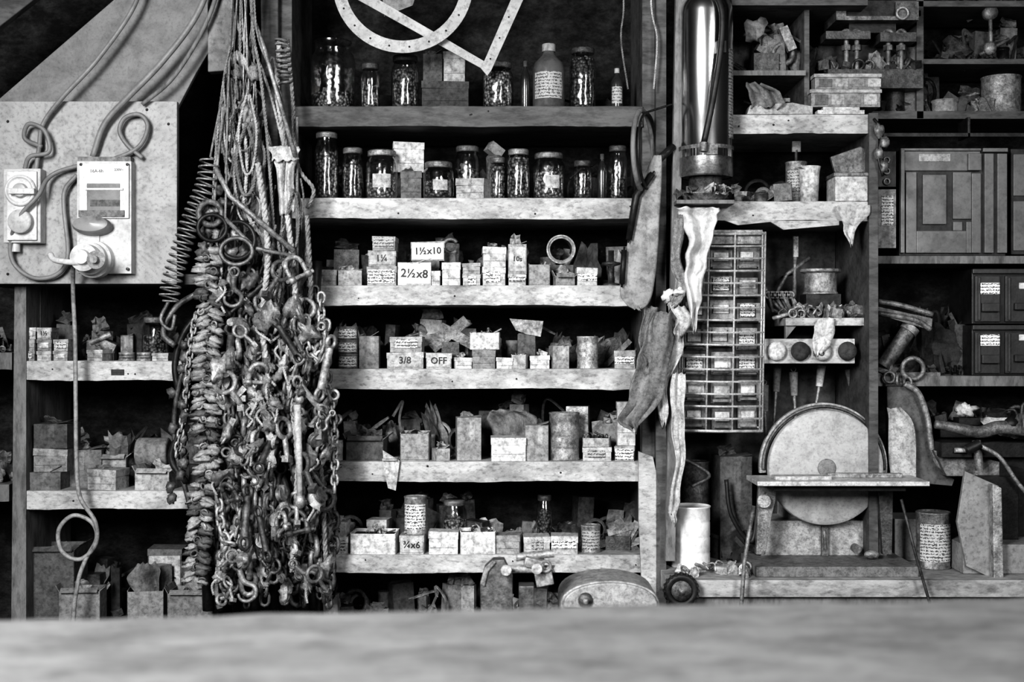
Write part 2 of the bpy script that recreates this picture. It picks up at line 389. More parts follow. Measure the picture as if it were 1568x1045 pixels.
def jar(px0,px1,pt,zb,y,lid=.3,fill=.5,frac=.7,cap=True,label=False):
    k=K(y); r=(px1-px0)*k/2; h=Z(pt,y)-zb; c=Vector((X((px0+px1)/2,y),y+r,zb+.0005)); b=B()
    hl=min(.016,h*.16)
    b.lathe(c,[(r*.3,.003),(r*.85,.0),(r*.97,.006),(r,.014),(r,h*.7),(r*.93,h*.79),(r*.8,h*.85),(r*.8,h-.002)],glass(),28,cap=False)
    b.lathe(c,[(0,.004),(r*.86,.004),(r*.93,.014),(r*.93,h*frac*.96),(r*.5,h*frac),(0,h*frac*1.03)],cont(min(.85,fill*1.5+.1)),20)
    bits(b,c.x-r*.5,c.x+r*.5,c.y-r*.5,c.y+r*.5,c.z+h*frac*.97,5,r*.4,(.3,.5))
    if cap:
        m=met(lid); b.lathe(c,[(r*.84,h-hl),(r*.88,h-hl+.002),(r*.88,h-.003),(r*.84,h),(0,h-.001)],m,28)
        for i in range(3): b.ring(c+Vector((0,0,h-hl+hl*(i+.5)/3)),r*.88,.0007,m,RX,24,4)
    else: b.ring(c+Vector((0,0,h-.003)),r*.82,.002,glass(),RX,24,6)
    if label: b.arc(c,r*1.01,h*.22,h*.5,-1.9+U(-.3,.3),-.9,card(.6))
    b.done('glass_jar')
def bottle(px0,px1,pt,zb,y,t=.1,lab=True,capt=.7):
    k=K(y); r=(px1-px0)*k/2; h=Z(pt,y)-zb; c=Vector((X((px0+px1)/2,y),y+r,zb+.0005)); b=B()
    b.lathe(c,[(0,0),(r*.9,0),(r,.006),(r,h*.6),(r*.9,h*.7),(r*.45,h*.82),(r*.36,h*.86),(r*.36,h*.92)],mat('bottle_glass_%02d'%int(t*100),t,t*.8,5,.12,0,0,spec=.8,speck=.1),28)
    b.lathe(c,[(r*.42,h*.88),(r*.42,h*.99),(r*.36,h),(0,h)],card(capt),20)
    if lab: b.arc(c,r*1.01,h*.14,h*.54,-2.6,-.7,label_mat(.35))
    b.done('glass_bottle')
def pile(px0,px1,zb,y0,y1,n,hmax,tones=(.06,.1,.16,.24),name='assorted_hardware_pile'):
    b=B(); n=int(n*1.6)
    for i in range(n):
        y=U(y0,min(y1,.29)); x=X(px0+(px1-px0)*(i+R())/n,y); k=random.randint(0,8); m=card(random.choice(tones)) if R()<.6 else met(random.choice(tones)); h=U(.45,1)*hmax; w=U(.025,.075)
        if k in(0,1):
            b.box((x,y,zb+h/2),(w,w*.8,h),m,0,U(-.08,.08),U(-.5,.5))
            if R()<.7: b.fold((x,y-.01,zb+h),w,U(.02,.04),m,U(-.6,.6),U(-.6,.6))
        elif k==2: b.lathe((x,y,zb),[(w*.5,0),(w*.5,h*.6),(w*.54,h*.62),(w*.54,h*.72),(0,h*.72)],m,18)
        elif k==3:
            b.box((x,y,zb+h*.4),(w*1.5,.004,h*.9),m,.25,U(-.7,.7),U(-.5,.5)); b.box((x+.01,y-.01,zb+h*.4),(w*.4,.004,h),m,.1,U(-.9,.9),0)
        elif k==4: b.ring((x,y,zb+h*.45),min(.035,h*.38),.005,m,Matrix.Rotation(U(-.6,.6),3,'Z'),20,6)
        elif k==5: b.ell((x,y,zb+h*.3),(w*.8,w*.5,h*.32),m,None,.6,12)
        elif k in(6,7):
            for _ in range(2): b.fold((x+U(-.02,.02),y+U(-.02,.02),zb),w*1.3,h*U(.7,1.1),card(random.choice(tones)),U(-.8,.8),U(-.4,.4))
        else:
            p=Vector((x,y,zb+.01)); b.tube(catmull([p,p+Vector((U(-.03,.03),0,h*.6)),p+Vector((U(-.04,.04),0,h)),p+Vector((U(-.06,.06),-.01,h*.7))],6),.004,m,6)
    bits(b,X(px0,y0),X(px1,y0),y0,min(y1,.29),zb,n*2,.035,tones)
    b.done(name,.0008)
TP=(.1,.2,.3,.45)
# ---- row 1
z=ZS['S1']
jar(470,540,55,z,.04,.2,.35,.25,False); jar(551,580,95,z,.03,.15,.35,.5); jar(597,640,82,z,.03,.08,.2,.75)
t=carton(645,718,124,z,.05,.08,'lid',.12,None,.0,'metal_cash_box'); carton(647,676,82,t,.08,.14,'carton',.06,None,0); carton(679,713,78,t,.07,.5,'lid',.07,None,0)
jar(738,786,92,z,.02,.3,.6,.8); bottle(797,812,92,z,.05,.03,False,.1); bottle(816,866,62,z,.02,.12,True,.4); 
jar(873,914,70,z,.04,.12,.1,.85); bottle(936,955,103,z,.05,.04,True,.5)
pile(450,970,z,.2,.31,8,.09,(.03,.06,.1))
# ---- row 2
z=ZS['S2']
jar(479,516,201,z,.03,.4,.4,.72); jar(521,555,225,z,.04,.3,.12,.7); jar(557,607,228,z,.015,.45,.4,.35,True,True)
t=carton(612,645,262,z,.07,.2,'lid',.06); carton(600,648,217,t,.09,.65,'lid',.05,None,.08)
jar(646,694,246,z,.015,.35,.25,.5,True,True); jar(695,735,222,z,.1,.25,.3,.6); carton(701,748,272,z,.01,.5,'lid',.06,None,-.3)
jar(749,775,240,z,.05,.25,.3,.8); jar(776,812,227,z,.02,.4,.25,.85); jar(816,866,232,z,.015,.3,.5,.6,True,True); jar(878,908,245,z,.03,.15,.15,.5)
bottle(915,930,235,z,.05,.03,False,.1); jar(932,962,222,z,.05,.15,.15,.4)
b=B(); b.lathe((X(757,.13),.13,z+.0),[(.02,0),(.024,.13),(.02,.135),(0,.135)],met(.3),20); b.box((X(757,.13),.13,z+.15),(.045,.035,.03),card(.35),0,.6,.4); b.done('paint_tin')
pile(485,960,z,.2,.31,12,.11,(.04,.08,.14))
# ---- row 3
z=ZS['S3']
carton(486,514,413,z,.03,.45); carton(515,551,414,z,.02,.45,'carton')
t=carton(560,606,408,z,.01,.5,'lid',.1,'print',0); t=carton(562,605,384,t+.0005,.012,.5,'lid',.09,'print',.02); carton(570,606,362,t+.0008,.015,.4,'lid',.08,'print',0)
carton(608,659,402,z,.004,.7,'carton',.07,'2½x8',0)
t=carton(630,672,400,z,.09,.25,'lid',.08); carton(627,679,370,t+.001,.085,.5,'lid',.08,'1½x10',.05)
carton(661,675,415,z,.01,.7); t=carton(677,706,402,z,.006,.75,'lid')
t=carton(708,736,420,z,.006,.6,'lid',.07,'print',0); carton(708,736,403,t+.0005,.008,.45,'lid',.07,None,.03)
t=carton(739,775,409,z,.004,.65,'lid',.09,'print',0); carton(738,774,378,t+.0005,.008,.7,'lid',.08,None,0)
t=carton(779,807,420,z,.006,.6,'lid',.08,'print',0); carton(778,806,374,t+.0005,.01,.4,'carton',.07,'print',.05)
carton(809,842,404,z,.01,.4,'open',.08)
carton(847,878,422,z,.006,.35,'flap',.07); carton(883,915,410,z,.006,.6,'lid',.07,'print',.05)
b=B(); t=Z(404,.08); c=P(859,382,.08); 
b.box((c.x,.125,(z+t)/2-.001),(.07,.07,t-z-.004),card(.15)); b.annulus((c.x,c.z),.038,.031,.08,.16,met(.25),36); b.annulus((c.x,c.z),.041,.037,.076,.084,met(.4),36); b.done('steel_pipe_ring')
b=B(); c=P(937,0,.03); b.lathe((c.x,.06,z),[(.024,0),(.024,.006),(.009,.01),(.009,.055),(.026,.06),(.026,.066),(.008,.07),(.008,.1),(0,.1)],met(.12),24); b.done('cable_spool')
b=B(); c=P(690,377,.16); b.ring(c,.02,.006,met(.3),None,20,8,1,.5,5.6); b.box((c.x,.16,(c.z-.02+z)/2),(.03,.03,c.z-.02-z),card(.15)); b.done('hose_clamp')
pile(490,975,z,.14,.3,18,.14,TP)
# ---- row 4
z=ZS['S4']
t=z
for i,pt in enumerate((542,521,500)): t=tin(515,547,pt,t+(.0005 if i else 0),.01,.3,label_mat(.65),'label_tin')
carton(549,579,515,z,.03,.3,'carton'); t=carton(592,649,540,z,.01,.5,'lid',.09,'print',0); carton(597,647,516,t+.0005,.015,.45,'lid',.08,'print',.03)
carton(651,691,541,z,.006,.6,'lid',.08,'print',0); carton(693,720,548,z,.006,.8); t=carton(722,758,536,z,.006,.35,'lid',.08); carton(720,765,509,t+.0005,.01,.75,'open',.08,None,0)
carton(759,785,548,z,.006,.8,'lid',.06); carton(786,809,543,z,.006,.5,'open',.07); carton(811,842,545,z,.006,.8,'lid',.06); carton(844,869,530,z,.006,.42,'carton',.06)
tin(884,917,515,z,.01,.65,None,'enamel_cup',True); carton(943,976,537,z,.02,.5,'lid',.08,'print')
b=B()
for a,c,l in ((.7,(688,512),.13),(-.5,(700,515),.11),(.2,(660,520),.09)): q=P(*c,.12); b.box(q,(l,.004,.03),met(.35),.15,-a,0); 
b.box(P(690,548,.13),(.08,.05,.03),met(.12)); b.box(P(690,532,.13),(.05,.03,.03),met(.12)); b.done('scrap_metal_plates')
b=B(); b.pprism([(780,488),(832,492),(828,516),(806,512),(790,506)],.1,.105,met(.4)); b.box((X(806,.12),.13,(z+Z(512,.1))/2),(.05,.05,Z(512,.1)-z),card(.15)); b.done('steel_bracket')
pile(515,975,z,.14,.3,18,.14,TP)
# ---- row 5
z=ZS['S5']
carton(530,588,672,z,.02,.15,'flap',.12); carton(504,526,675,z,.02,.6); carton(613,657,663,z,.02,.4,'open',.09); carton(662,684,688,z,.01,.45,'carton',.05,None,.4)
carton(698,735,640,z,.03,.38,'carton',.06,None,.1); carton(751,805,671,z,.004,.85,'lid',.09,None,0); carton(806,841,652,z,.015,.38,'carton',.07,None,-.05)
tin(841,889,633,z,.01,.45,None,'ribbed_filter_can'); t=carton(893,938,686,z,.01,.6,'lid',.08,'print'); carton(895,936,671,t+.0005,.015,.5,'open',.07)
t=carton(944,975,684,z,.01,.4,'lid',.08,'print'); carton(945,974,616,t+.0005,.03,.7,'lid',.05,None,0)
b=B(); b.cloth([(755,800,628),(745,822,640),(755,815,668),(752,820,706)],.12,.015,2.2,CLOTH); b.done('oily_rag',0,.002)
b=B(); b.pprism([(586,690),(612,706),(606,752),(594,748),(588,720)],-.012,-.006,card(.6)); b.box(P(598,703,.01),(.04,.06,.006),card(.5)); b.done('torn_paper_tag')
pile(515,975,z,.13,.3,20,.16,TP)
# ---- row 6
z=ZS['S6']
t=carton(491,533,824,z,.01,.7,'lid',.08,'print',-.05); carton(493,531,800,t+.0005,.012,.7,'lid',.07,'print',0)
carton(537,607,817,z,.004,.8,'open',.09,None,0); carton(563,595,797,z,.11,.75,'lid',.06); t=carton(612,650,821,z,.006,.6,'lid',.07,'print',0); tin(617,653,762,t+.0005,.01,.5,label_mat(.65),'label_tin')
carton(656,702,815,z,.004,.85,'lid',.06,None,0); jar(676,714,768,z,.11,.3,.4,.6); carton(703,757,814,z,.004,.82,'open',.07,None,.04); carton(758,799,821,z,.01,.45,'lid',.07); jar(822,846,760,z,.1,.1,.1,.7)
carton(801,842,823,z,.004,.6,'lid',.07,'print',0); carton(844,886,822,z,.004,.6,'lid',.07,'print',0); tin(890,921,806,z,.02,.5,label_mat(.35),'tin_can')
b=B()
for i in range(7): b.box(P(U(925,965),U(800,835),.08),(.09,.004,.02),met(.25),U(-.3,.3),U(-1.2,1.2),0)
b.box((X(945,.1),.1,z+.02),(.07,.06,.04),met(.12)); b.done('angle_iron_offcuts')
pile(515,970,z,.15,.3,14,.13,TP)
pile(450,980,ZS['S7'],.03,.3,20,.11,(.1,.2,.3,.4))
# ---- left shelves
z=ZS['L1']
for i in range(3):
    t=z
    for j in range(3-(i==2)):
        t=carton(31+i*25,54+i*25,538-j*18,t+(.0005 if j else 0),.012+.003*j,(.3,.42,.55)[(i*2+j)%3],'lid',.06,('print',None,'white')[(i+j)%3],0,'fuse_box_carton')
carton(134,160,536,z,.02,.5,'lid'); b=B(); b.box((X(158,.08),.1,z+.045),(.06,.05,.03),met(.35),.1,.45,.2); b.box((X(158,.08),.1,z+.016),(.05,.05,.031),card(.15)); b.cyl((X(140,.08),.07,z+.05),(X(172,.08),.07,z+.075),.008,met(.5)); b.done('junction_box')
tin(178,203,540,z,.01,.5); tin(206,229,540,z,.01,.6); carton(232,258,541,z,.01,.6,'lid'); carton(182,200,514,z,.09,.3,'carton',.05); jar(212,252,486,z,.07,.3,.25,.6)
pile(60,330,z,.15,.31,11,.12,(.06,.12,.25))
pile(-80,15,Z(540,.02),.05,.3,5,.09,(.2,.3,.45)); pile(-80,12,Z(742,.02),.05,.3,5,.1,(.2,.35,.5))
z=ZS['L2']
t=carton(45,92,724,z,.02,.2,'carton',.1); t=carton(47,98,688,t+.001,.02,.32,'lid',.1,None,.1); carton(52,104,650,t+.001,.02,.12,'carton',.1,None,-.1)
carton(134,182,720,z,.01,.5,'lid',.08); carton(103,150,690,z,.1,.25,'carton',.09); carton(150,190,700,z,.12,.4,'flap',.07); 
carton(207,262,722,z,.01,.55,'flap',.09); b=B(); c=P(232,694,.12); b.lathe((c.x-.045,.14,c.z),[(.012,0),(.038,0),(.042,.004),(.042,.086),(.038,.09),(.012,.09),(.012,0)],card(.35),28,Matrix.Rotation(math.pi/2,3,'Y'),cap=False); b.box((c.x,.15,(z+c.z-.04)/2),(.07,.06,c.z-.04-z),card(.15)); b.done('tape_roll')
b=B(); b.ell((X(178,.16),.19,z+.12),(.035,.03,.025),card(.5),None,.8,14); b.box((X(178,.16),.2,z+.05),(.05,.04,.1),card(.12)); b.done('crumpled_paper')
pile(110,400,z,.16,.31,14,.16,(.06,.12,.25))
z=ZS['L3']
carton(34,110,842,z,.05,.15,'flap',.14); carton(88,150,905,z,.01,.3,'flap',.08); carton(190,244,905,z,.02,.35,'open',.1); carton(256,335,908,z,.02,.3,'flap',.1); carton(224,276,842,z,.15,.2,'lid',.09,'print')
b=B(); b.cloth([(212,240,862),(198,246,880),(205,240,905),(215,232,930)],.05,.018,1.6,CLOTH,12,16,5); b.done('rag',0,.002)
pile(40,400,z,.12,.31,18,.16,(.06,.12,.25,.4))

# ---------------------------------------------------------------- upper left: boards and electrics
b=B(); b.pprism([(-90,228),(0,150),(178,-4),(250,-70),(332,-70),(330,62),(300,112),(272,165),(272,300),(-90,300)],-.03,-.012,mat('grey_plywood',.25,.17,6,.7,0,.15,speck=.25,fine=20,grime=.2)); b.done('plywood_gusset_board',.002)
b=B(); b.pprism([(-90,110),(-90,60),(70,-70),(140,-70)],-.06,-.03,WOODD); b.done('diagonal_brace_beam',.003)
b=B(); b.pprism([(317,-120),(367,-120),(366,60),(345,108),(318,110)],-.07,-.031,mat('grey_post',.26,.17,6,.7)); b.done('timber_post',.003)
b=B(); b.pprism([(398,-120),(426,-120),(426,620),(404,620)],-.03,-.004,WOODD); b.done('timber_upright',.003)
b=B(); b.pbox(-40,271,155,435,-.065,-.045,PALE); b.pbox(-40,268,158,432,-.045,-.031,WOODV)
for p in((12,186),(225,168),(12,420),(258,190),(256,418)): b.lathe(P(*p,-.065),[(.004,0),(.003,.002),(0,.002)],DARKM,10,RX)
b.done('electrical_backboard',.002)
yb=-.066
b=B(); b.pbox(118,201,247,419,yb-.035,yb,PLAST); b.pbox(122,197,251,334,yb-.043,yb-.035,WPL); b.pbox(133,183,281,324,yb-.046,yb-.043,mat('smoky_window',.25,.2,6,.15,0,0,speck=.05)); b.pbox(122,152,340,416,yb-.04,yb-.035,PLAST)
b.pbox(130,188,288,291,yb-.048,yb-.046,WPL); b.pbox(120,190,322,332,yb-.048,yb-.043,card(.25)); b.pbox(138,183,306,316,yb-.047,yb-.046,card(.2)); b.text('16A-6h',P(148,262,yb-.0435),.012,RUB,0,0); b.text('230V~',P(182,260,yb-.0435),.009,RUB,0,0); b.pbox(119,200,240,249,yb-.03,yb,card(.3))
for p in((124,252),(195,252),(124,412),(195,412)): b.lathe(P(*p,yb-.043),[(.004,-.008),(.004,.001),(0,.001)],DARKM,10,RX)
b.lathe(P(146,350,yb-.03),[(.05,0),(.052,.03),(.046,.045),(0,.05)],mat('lid_plastic',.28,.22,6,.4,0,.05,speck=.2),32,Matrix.Rotation(math.radians(-12),3,'X')@Matrix.Diagonal((1,1,.46))@RX)
b.lathe(P(147,398,yb-.035),[(.05,0),(.05,.03),(.043,.034),(.043,.055),(.036,.06),(.036,.1),(.02,.105),(.018,.12),(0,.12)],WPL,32,RX)
b.lathe(P(147,398,yb-.155),[(.024,0),(.024,.002),(.01,.003),(.01,.02),(0,.02)],card(.4),20,RX)
b.done('interlocked_power_socket',.002)
b=B(); b.pbox(5,62,258,372,yb-.04,yb,PLAST); b.pbox(10,56,262,368,yb-.048,yb-.04,WPL)
b.lathe(P(32,292,yb-.048),[(.042,-.005),(.042,.008),(.036,.012),(.032,.006),(0,.006)],WPL,28,RX); b.lathe(P(32,292,yb-.054),[(.02,0),(.018,.014),(0,.014)],PLAST,20,RX)
b.pbox(12,52,288,297,yb-.075,yb-.055,WPL); b.lathe(P(34,340,yb-.048),[(.032,0),(.032,.02),(.026,.022),(0,.022)],PLAST,24,RX); b.cyl(P(24,372,yb-.02),P(24,386,yb-.02),.012,PLAST)
b.done('rotary_isolator_switch',.002)
def cab(name,pts,r,m=CABLE,n=10):
    b=B(); b.tube(catmull([P(*p) if len(p)==3 else P(p[0],p[1],-.1) for p in pts],n),r,m,8); b.done(name)
cab('power_cable',[(225,-60,-.09),(205,10,-.09),(150,90,-.09),(95,150,-.09),(66,190,-.085),(60,225,-.09),(55,262,-.09)],.0065)
cab('power_cable',[(335,-60,-.11),(300,25,-.11),(248,95,-.1),(195,150,-.095),(160,190,-.09),(142,240,-.085)],.0085)
cab('power_cable',[(345,-60,-.1),(318,30,-.1),(268,115,-.09),(218,160,-.08)],.006,WOODV)
cab('power_cable',[(218,242,-.085),(195,222,-.09),(183,200,-.09),(192,180,-.09),(215,176,-.09),(226,195,-.09),(212,225,-.09),(175,243,-.09),(130,252,-.09),(92,262,-.09),(72,275,-.1),(58,300,-.13),(30,332,-.13),(16,372,-.1),(22,405,-.09),(52,426,-.09),(88,420,-.09),(104,390,-.09),(98,320,-.09),(100,290,-.09),(118,268,-.085)],.006,CABLE)
cab('power_cable',[(64,225,-.09),(38,212,-.09),(44,190,-.1),(68,200,-.1),(75,232,-.1),(46,240,-.1),(38,258,-.09)],.006,CABLE)
cab('power_cable',[(135,402,-.2),(110,402,-.2),(84,398,-.17),(77,390,-.15)],.008,WPL)
cab('extension_lead',[(112,402,-.17),(112,450,-.1),(115,520,-.08),(116,620,-.08),(117,700,-.08),(122,760,-.08),(146,800,-.08),(146,835,-.08),(122,857,-.08),(95,845,-.08),(90,812,-.08),(112,790,-.08),(140,800,-.075),(148,825,-.07),(130,860,-.08),(118,900,-.08),(112,980,-.08),(118,1260,-.08)],.006,mat('lead_grey',.36,.28,10,.5))

# ---------------------------------------------------------------- hanging tangle
b=B()
b.cyl(P(340,-160,-.1),P(470,-160,-.1),.012,DARKM)
for px in(345,465): b.cyl(P(px,-160,-.1),P(px,-160,-.1)+Vector((0,0,.12)),.006,DARKM)
for tgt in [(345,150),(330,240),(350,250),(368,260),(382,230),(395,250),(410,220),(435,180),(420,90),(440,260)]:
    y=U(-.17,-.07); x0=U(362,392); r=random.choice((.003,.004,.005))
    b.rope([P(x0,-165,-.1),P(x0+U(-6,6),30,y),P((x0+tgt[0])/2+U(-8,8),110,y),P(tgt[0],tgt[1],y),P(tgt[0]+U(-15,10),tgt[1]+U(90,220),y)],r,random.choice((ROPE,ROPEL,ROPE)))
for i in range(9):
    a=U(352,382); 
    b.tube(catmull([P(U(362,385),-165,-.1),P(a,U(40,90),U(-.15,-.08)),P(a+U(-20,12),U(130,170),-.12),P(a+U(-25,30),U(200,300),U(-.18,-.1))],8),.0022,ROPEL,5)
for i in range(34):
    yt=U(60,420); x=U(345,410) if yt<250 else U(325,455); w=U(8,20); h=U(50,150); yy=U(-.2,-.08)
    b.rope([P(x,yt,yy),P(x-w,yt+h*.5,yy),P(x-w*.4,yt+h,yy-.01),P(x+w*.5,yt+h*.95,yy-.015),P(x+w*.9,yt+h*.5,yy),P(x+U(0,8),yt+5,yy)],random.choice((.003,.004,.0055)),random.choice((ROPE,ROPEL,CLOTH)),.025)
for i in range(30):
    y_=U(80,400); b.ell(P(U(345,390) if y_<250 else U(330,450),y_,-.14),(.013,.013,U(.012,.032)),random.choice((ROPE,ROPEL,CLOTH)),Euler((0,U(-.6,.6),0)).to_matrix(),.6,10)
b.rope([P(428,60,-.1),P(425,150,-.1),P(440,240,-.12),P(462,330,-.12),P(470,430,-.12),P(478,560,-.12),P(500,700,-.12)],.008,ROPEL,.05)
b.rope([P(440,60,-.1),P(448,150,-.1),P(455,250,-.12),P(480,290,-.12),P(470,320,-.12)],.006,ROPE,.04)
b.rope([P(392,180,-.14),P(400,300,-.14),P(425,420,-.14),P(435,520,-.14)],.011,ROPE,.06)
b.rope([P(380,180,-.12),P(375,300,-.15),P(392,350,-.15),P(440,390,-.15)],.006,ROPEL,.04)
for j in range(9): b.ring(P(432+j*.6,62+j*8,-.1),.018,.0035,ROPE,Euler((1.57+U(-.2,.2),U(-.2,.2),0)).to_matrix(),14,5)
b.done('hanging_rope_bundle')
b=B()
b.cloth([(415,452,226),(418,456,245),(422,450,262),(424,452,300),(428,448,330)],-.17,.008,2,CLOTHL,14,16); b.cloth([(412,458,224),(414,459,232),(416,457,246)],-.185,.004,1,CLOTHL,10,8)
b.cloth([(385,402,215),(388,412,330),(420,438,425),(425,440,440)],-.15,.006,1,CLOTH,8,16)
b.done('folded_webbing_strap',0,.004)
b=B()
Lm=[met(.5),met(.33),met(.2),met(.6),met(.1)]
specs=[(338,430,325,880,1),(352,400,352,930,1.2),(372,420,362,900,1),(385,440,378,930,.8),(398,430,392,880,1.4),(412,450,405,930,1),(428,470,420,900,1.1),(442,440,436,930,.9),(455,470,450,915,1.2),(470,430,465,930,1),(482,440,490,920,.8),(492,450,512,760,.8),(500,520,505,935,.9),(362,520,372,860,1.7),(410,560,425,820,1.7),(448,540,470,800,1.5),(300,480,270,700,.7),(290,500,290,640,.8),(365,450,355,900,1.5),(435,480,450,900,1.4),(385,600,380,920,1.7),(478,470,484,880,1.5),(495,600,498,930,1.3),(462,600,455,930,1.6),(345,560,340,920,1.5)]
for x0,y0,x1,y1,sc in specs:
    yy=U(-.2,-.05); 
    b.chain([P(x0,y0,yy),P(x0+(x1-x0)*.3+U(-14,14),y0+(y1-y0)*.33,yy+U(-.03,.03)),P(x0+(x1-x0)*.7+U(-14,14),y0+(y1-y0)*.66,yy+U(-.03,.03)),P(x1,y1,yy)],.036*sc,.022*sc,.0048*sc,random.choice(Lm),.6)
for i in range(20):
    x=U(340,492); yt=U(440,800); w=U(10,22); h=U(60,130); yy=U(-.22,-.12); q=U(1,1.4)
    b.chain([P(x-w,yt,yy),P(x-w*.8,yt+h*.6,yy),P(x,yt+h,yy-.01),P(x+w*.8,yt+h*.6,yy),P(x+w,yt,yy)],.03*q,.019*q,.0042*q,random.choice(Lm))
b.done('hanging_chain')
b=B()
for i in range(250):
    y=U(400,905); x=U(335,500) if y>500 else U(340,470); c=P(x,y,U(-.27,-.08)); s=U(.012,.026); E=Euler((U(-.6,.6),U(-.9,.9),U(-1.2,1.2))).to_matrix(); m=random.choice(Lm[:4] if i%3 else Lm[2:]); k=i%6
    if k==0:
        b.tube([c+E@Vector((math.cos(a)*s,0,math.sin(a)*s))for a in [math.pi*j/10 for j in range(11)]],s*.26,m,8)
        for sg in(-1,1): b.cyl(c+E@Vector((sg*s,0,0)),c+E@Vector((sg*s,0,-s*1.1)),s*.26,m,8); b.ell(c+E@Vector((sg*s,0,-s*1.2)),(s*.45,)*3,m,None,0,8)
        b.cyl(c+E@Vector((-s*1.6,0,-s*1.2)),c+E@Vector((s*1.7,0,-s*1.2)),s*.22,m,8)
    elif k==1:
        pts=[c+E@Vector(q)*s for q in((0,0,2.2),(0,0,1.2),(.2,0,.6),(.9,0,0),(.8,0,-.9),(0,0,-1.3),(-.8,0,-.9),(-.9,0,-.2))]; b.tube(catmull(pts,4),lambda t:s*(.36-.2*t),m,8); b.ring(c+E@Vector((0,0,2.6*s)),s*.5,s*.18,m,E,14,6)
    elif k==2:
        b.ring(c,s*1.1,s*.28,m,E,18,7); b.cyl(c+E@Vector((0,0,-s)),c+E@Vector((0,0,-s*3.2)),s*.32,m,8); b.box(c+E@Vector((0,0,-s*3.4)),(s,s*.8,s*.7),m,0,U(-1,1),U(0,2))
    elif k==3:
        b.cyl(c+E@Vector((0,0,-s*2.2)),c+E@Vector((0,0,s*2.2)),s*.42,m,10); b.ring(c+E@Vector((0,0,s*2.8)),s*.65,s*.22,m,E,14,6); b.ring(c+E@Vector((0,0,-s*2.8)),s*.65,s*.22,m,E,14,6)
    elif k==4:
        s*=.8; m=Lm[i%3]; b.lathe(c+E@Vector((0,-s*.5,0)),[(s,0),(s*1.1,-s*.15),(s*.7,-s*.4),(s*1.1,-s*.7),(s,-s*.8)],m,16,E@RX); b.box(c+E@Vector((0,0,s*.8)),(s*.8,s*1.1,s*1.4),m,0,0,U(-1,1))
    else:
        b.ell(c,(s*.9,s*.6,s*1.5),m,E,.6,12); b.box(c+E@Vector((s*.6,0,s)),(s*.7,s*.5,s*1.6),m,0,U(-1,1),U(-1,1))
b.done('shackles_and_hooks')
b=B()
for i in range(60):
    x=U(380,470) if i<36 else U(335,498); y=U(470,680) if i<36 else U(430,900); c=P(x,y,U(-.26,-.16)); s=U(.008,.018)
    b.ell(c,(s,s,s*U(.8,2)),random.choice((CLOTHL,ROPEL,ROPE,CLOTH)),Euler((0,U(-.9,.9),0)).to_matrix(),.8,12)
    b.rope([c,c+Vector((U(-.02,.02),-.008,-.02)),c+Vector((U(-.03,.03),-.004,-.05))],.004,ROPEL,.02)
b.rope([P(395,250,-.2),P(410,380,-.21),P(402,500,-.21),P(415,600,-.22)],.009,ROPEL,.05)
b.rope([P(440,330,-.2),P(452,450,-.21),P(440,560,-.21),P(455,700,-.21),P(447,880,-.2)],.008,ROPEL,.05)
b.rope([P(470,330,-.15),P(476,450,-.16),P(470,560,-.15),P(490,700,-.15),P(500,880,-.15)],.007,ROPE,.05)
b.done('knotted_rag_rope')
b=B()
path=resample(catmull([P(322,385,-.2),P(318,430,-.2),P(320,500,-.21),P(314,600,-.21),P(318,700,-.21),P(306,800,-.2),P(300,890,-.2)],14),.0175)
BE=mat('pale_links',.48,.22,40,.55,.1,.4,speck=.5); BD=mat('dark_links',.18,.08,40,.55,.1,.4)
for i,c in enumerate(path):
    ox=.006*noise.noise(Vector((i*.4,3,0)))*2
    for sg in(-1,1): b.ell(c+Vector((sg*U(.013,.019)+ox,U(-.008,.004),sg*.003*(-1)**i)),(U(.017,.024),.016,U(.0075,.0105)),BE if R()<.75 else BD,Matrix.Rotation(sg*.25+U(-.25,.25),3,'Y'),.45,12)
    if i%2: b.ring(c+Vector((U(-.02,.02),-.014,0)),.009,.0028,random.choice(Lm),Euler((U(-.6,.6),U(-1,1),U(-1,1))).to_matrix(),12,5)
b.tube(path,.005,DARKM,6)
b.tube(catmull([P(360,-160,-.1),P(352,90,-.15),P(335,230,-.18),P(322,385,-.2)],8),.004,ROPE,6); b.done('steel_bead_strap')
b=B()
pa=[P(322,240,-.19),P(314,285,-.19),P(290,345,-.19),P(266,420,-.19),P(258,462,-.19)]; cp=resample(catmull(pa,20),.0012); q=[]
for i,c in enumerate(cp):
    t=(cp[min(i+1,len(cp)-1)]-cp[max(i-1,0)]).normalized(); u=Vector((0,1,0)); w=t.cross(u); a=i*.0012/.0175*2*math.pi; r=.025*min(1,i/12+.1)
    q.append(c+(u*math.cos(a)+w*math.sin(a))*r)
b.tube(q,.0028,met(.5),5); b.tube(catmull([P(258,462,-.17),P(246,490,-.17),P(262,505,-.17),P(268,482,-.17)],6),.005,met(.3),6)
b.tube(catmull([P(368,-160,-.1),P(350,80,-.14),P(322,241,-.17)],8),.003,ROPE,6); b.done('coil_spring')
b=B()
b.ring(P(325,349,-.25),.034,.0055,DARKM,Matrix.Rotation(.3,3,'Z'),28,8,1.05); b.ring(P(363,368,-.24),.048,.0055,DARKM,Matrix.Rotation(-.2,3,'Z'),30,8); b.ring(P(362,385,-.25),.034,.0055,met(.25),None,28,8,1.2)
b.ring(P(322,327,-.235),.03,.008,met(.3),Matrix.Rotation(.5,3,'Z'),24,8)
for i in range(14): b.ell(P(U(312,372),U(305,395),-.21),(U(.01,.02),.012,U(.01,.02)),random.choice(Lm[:3]),None,.7,10)
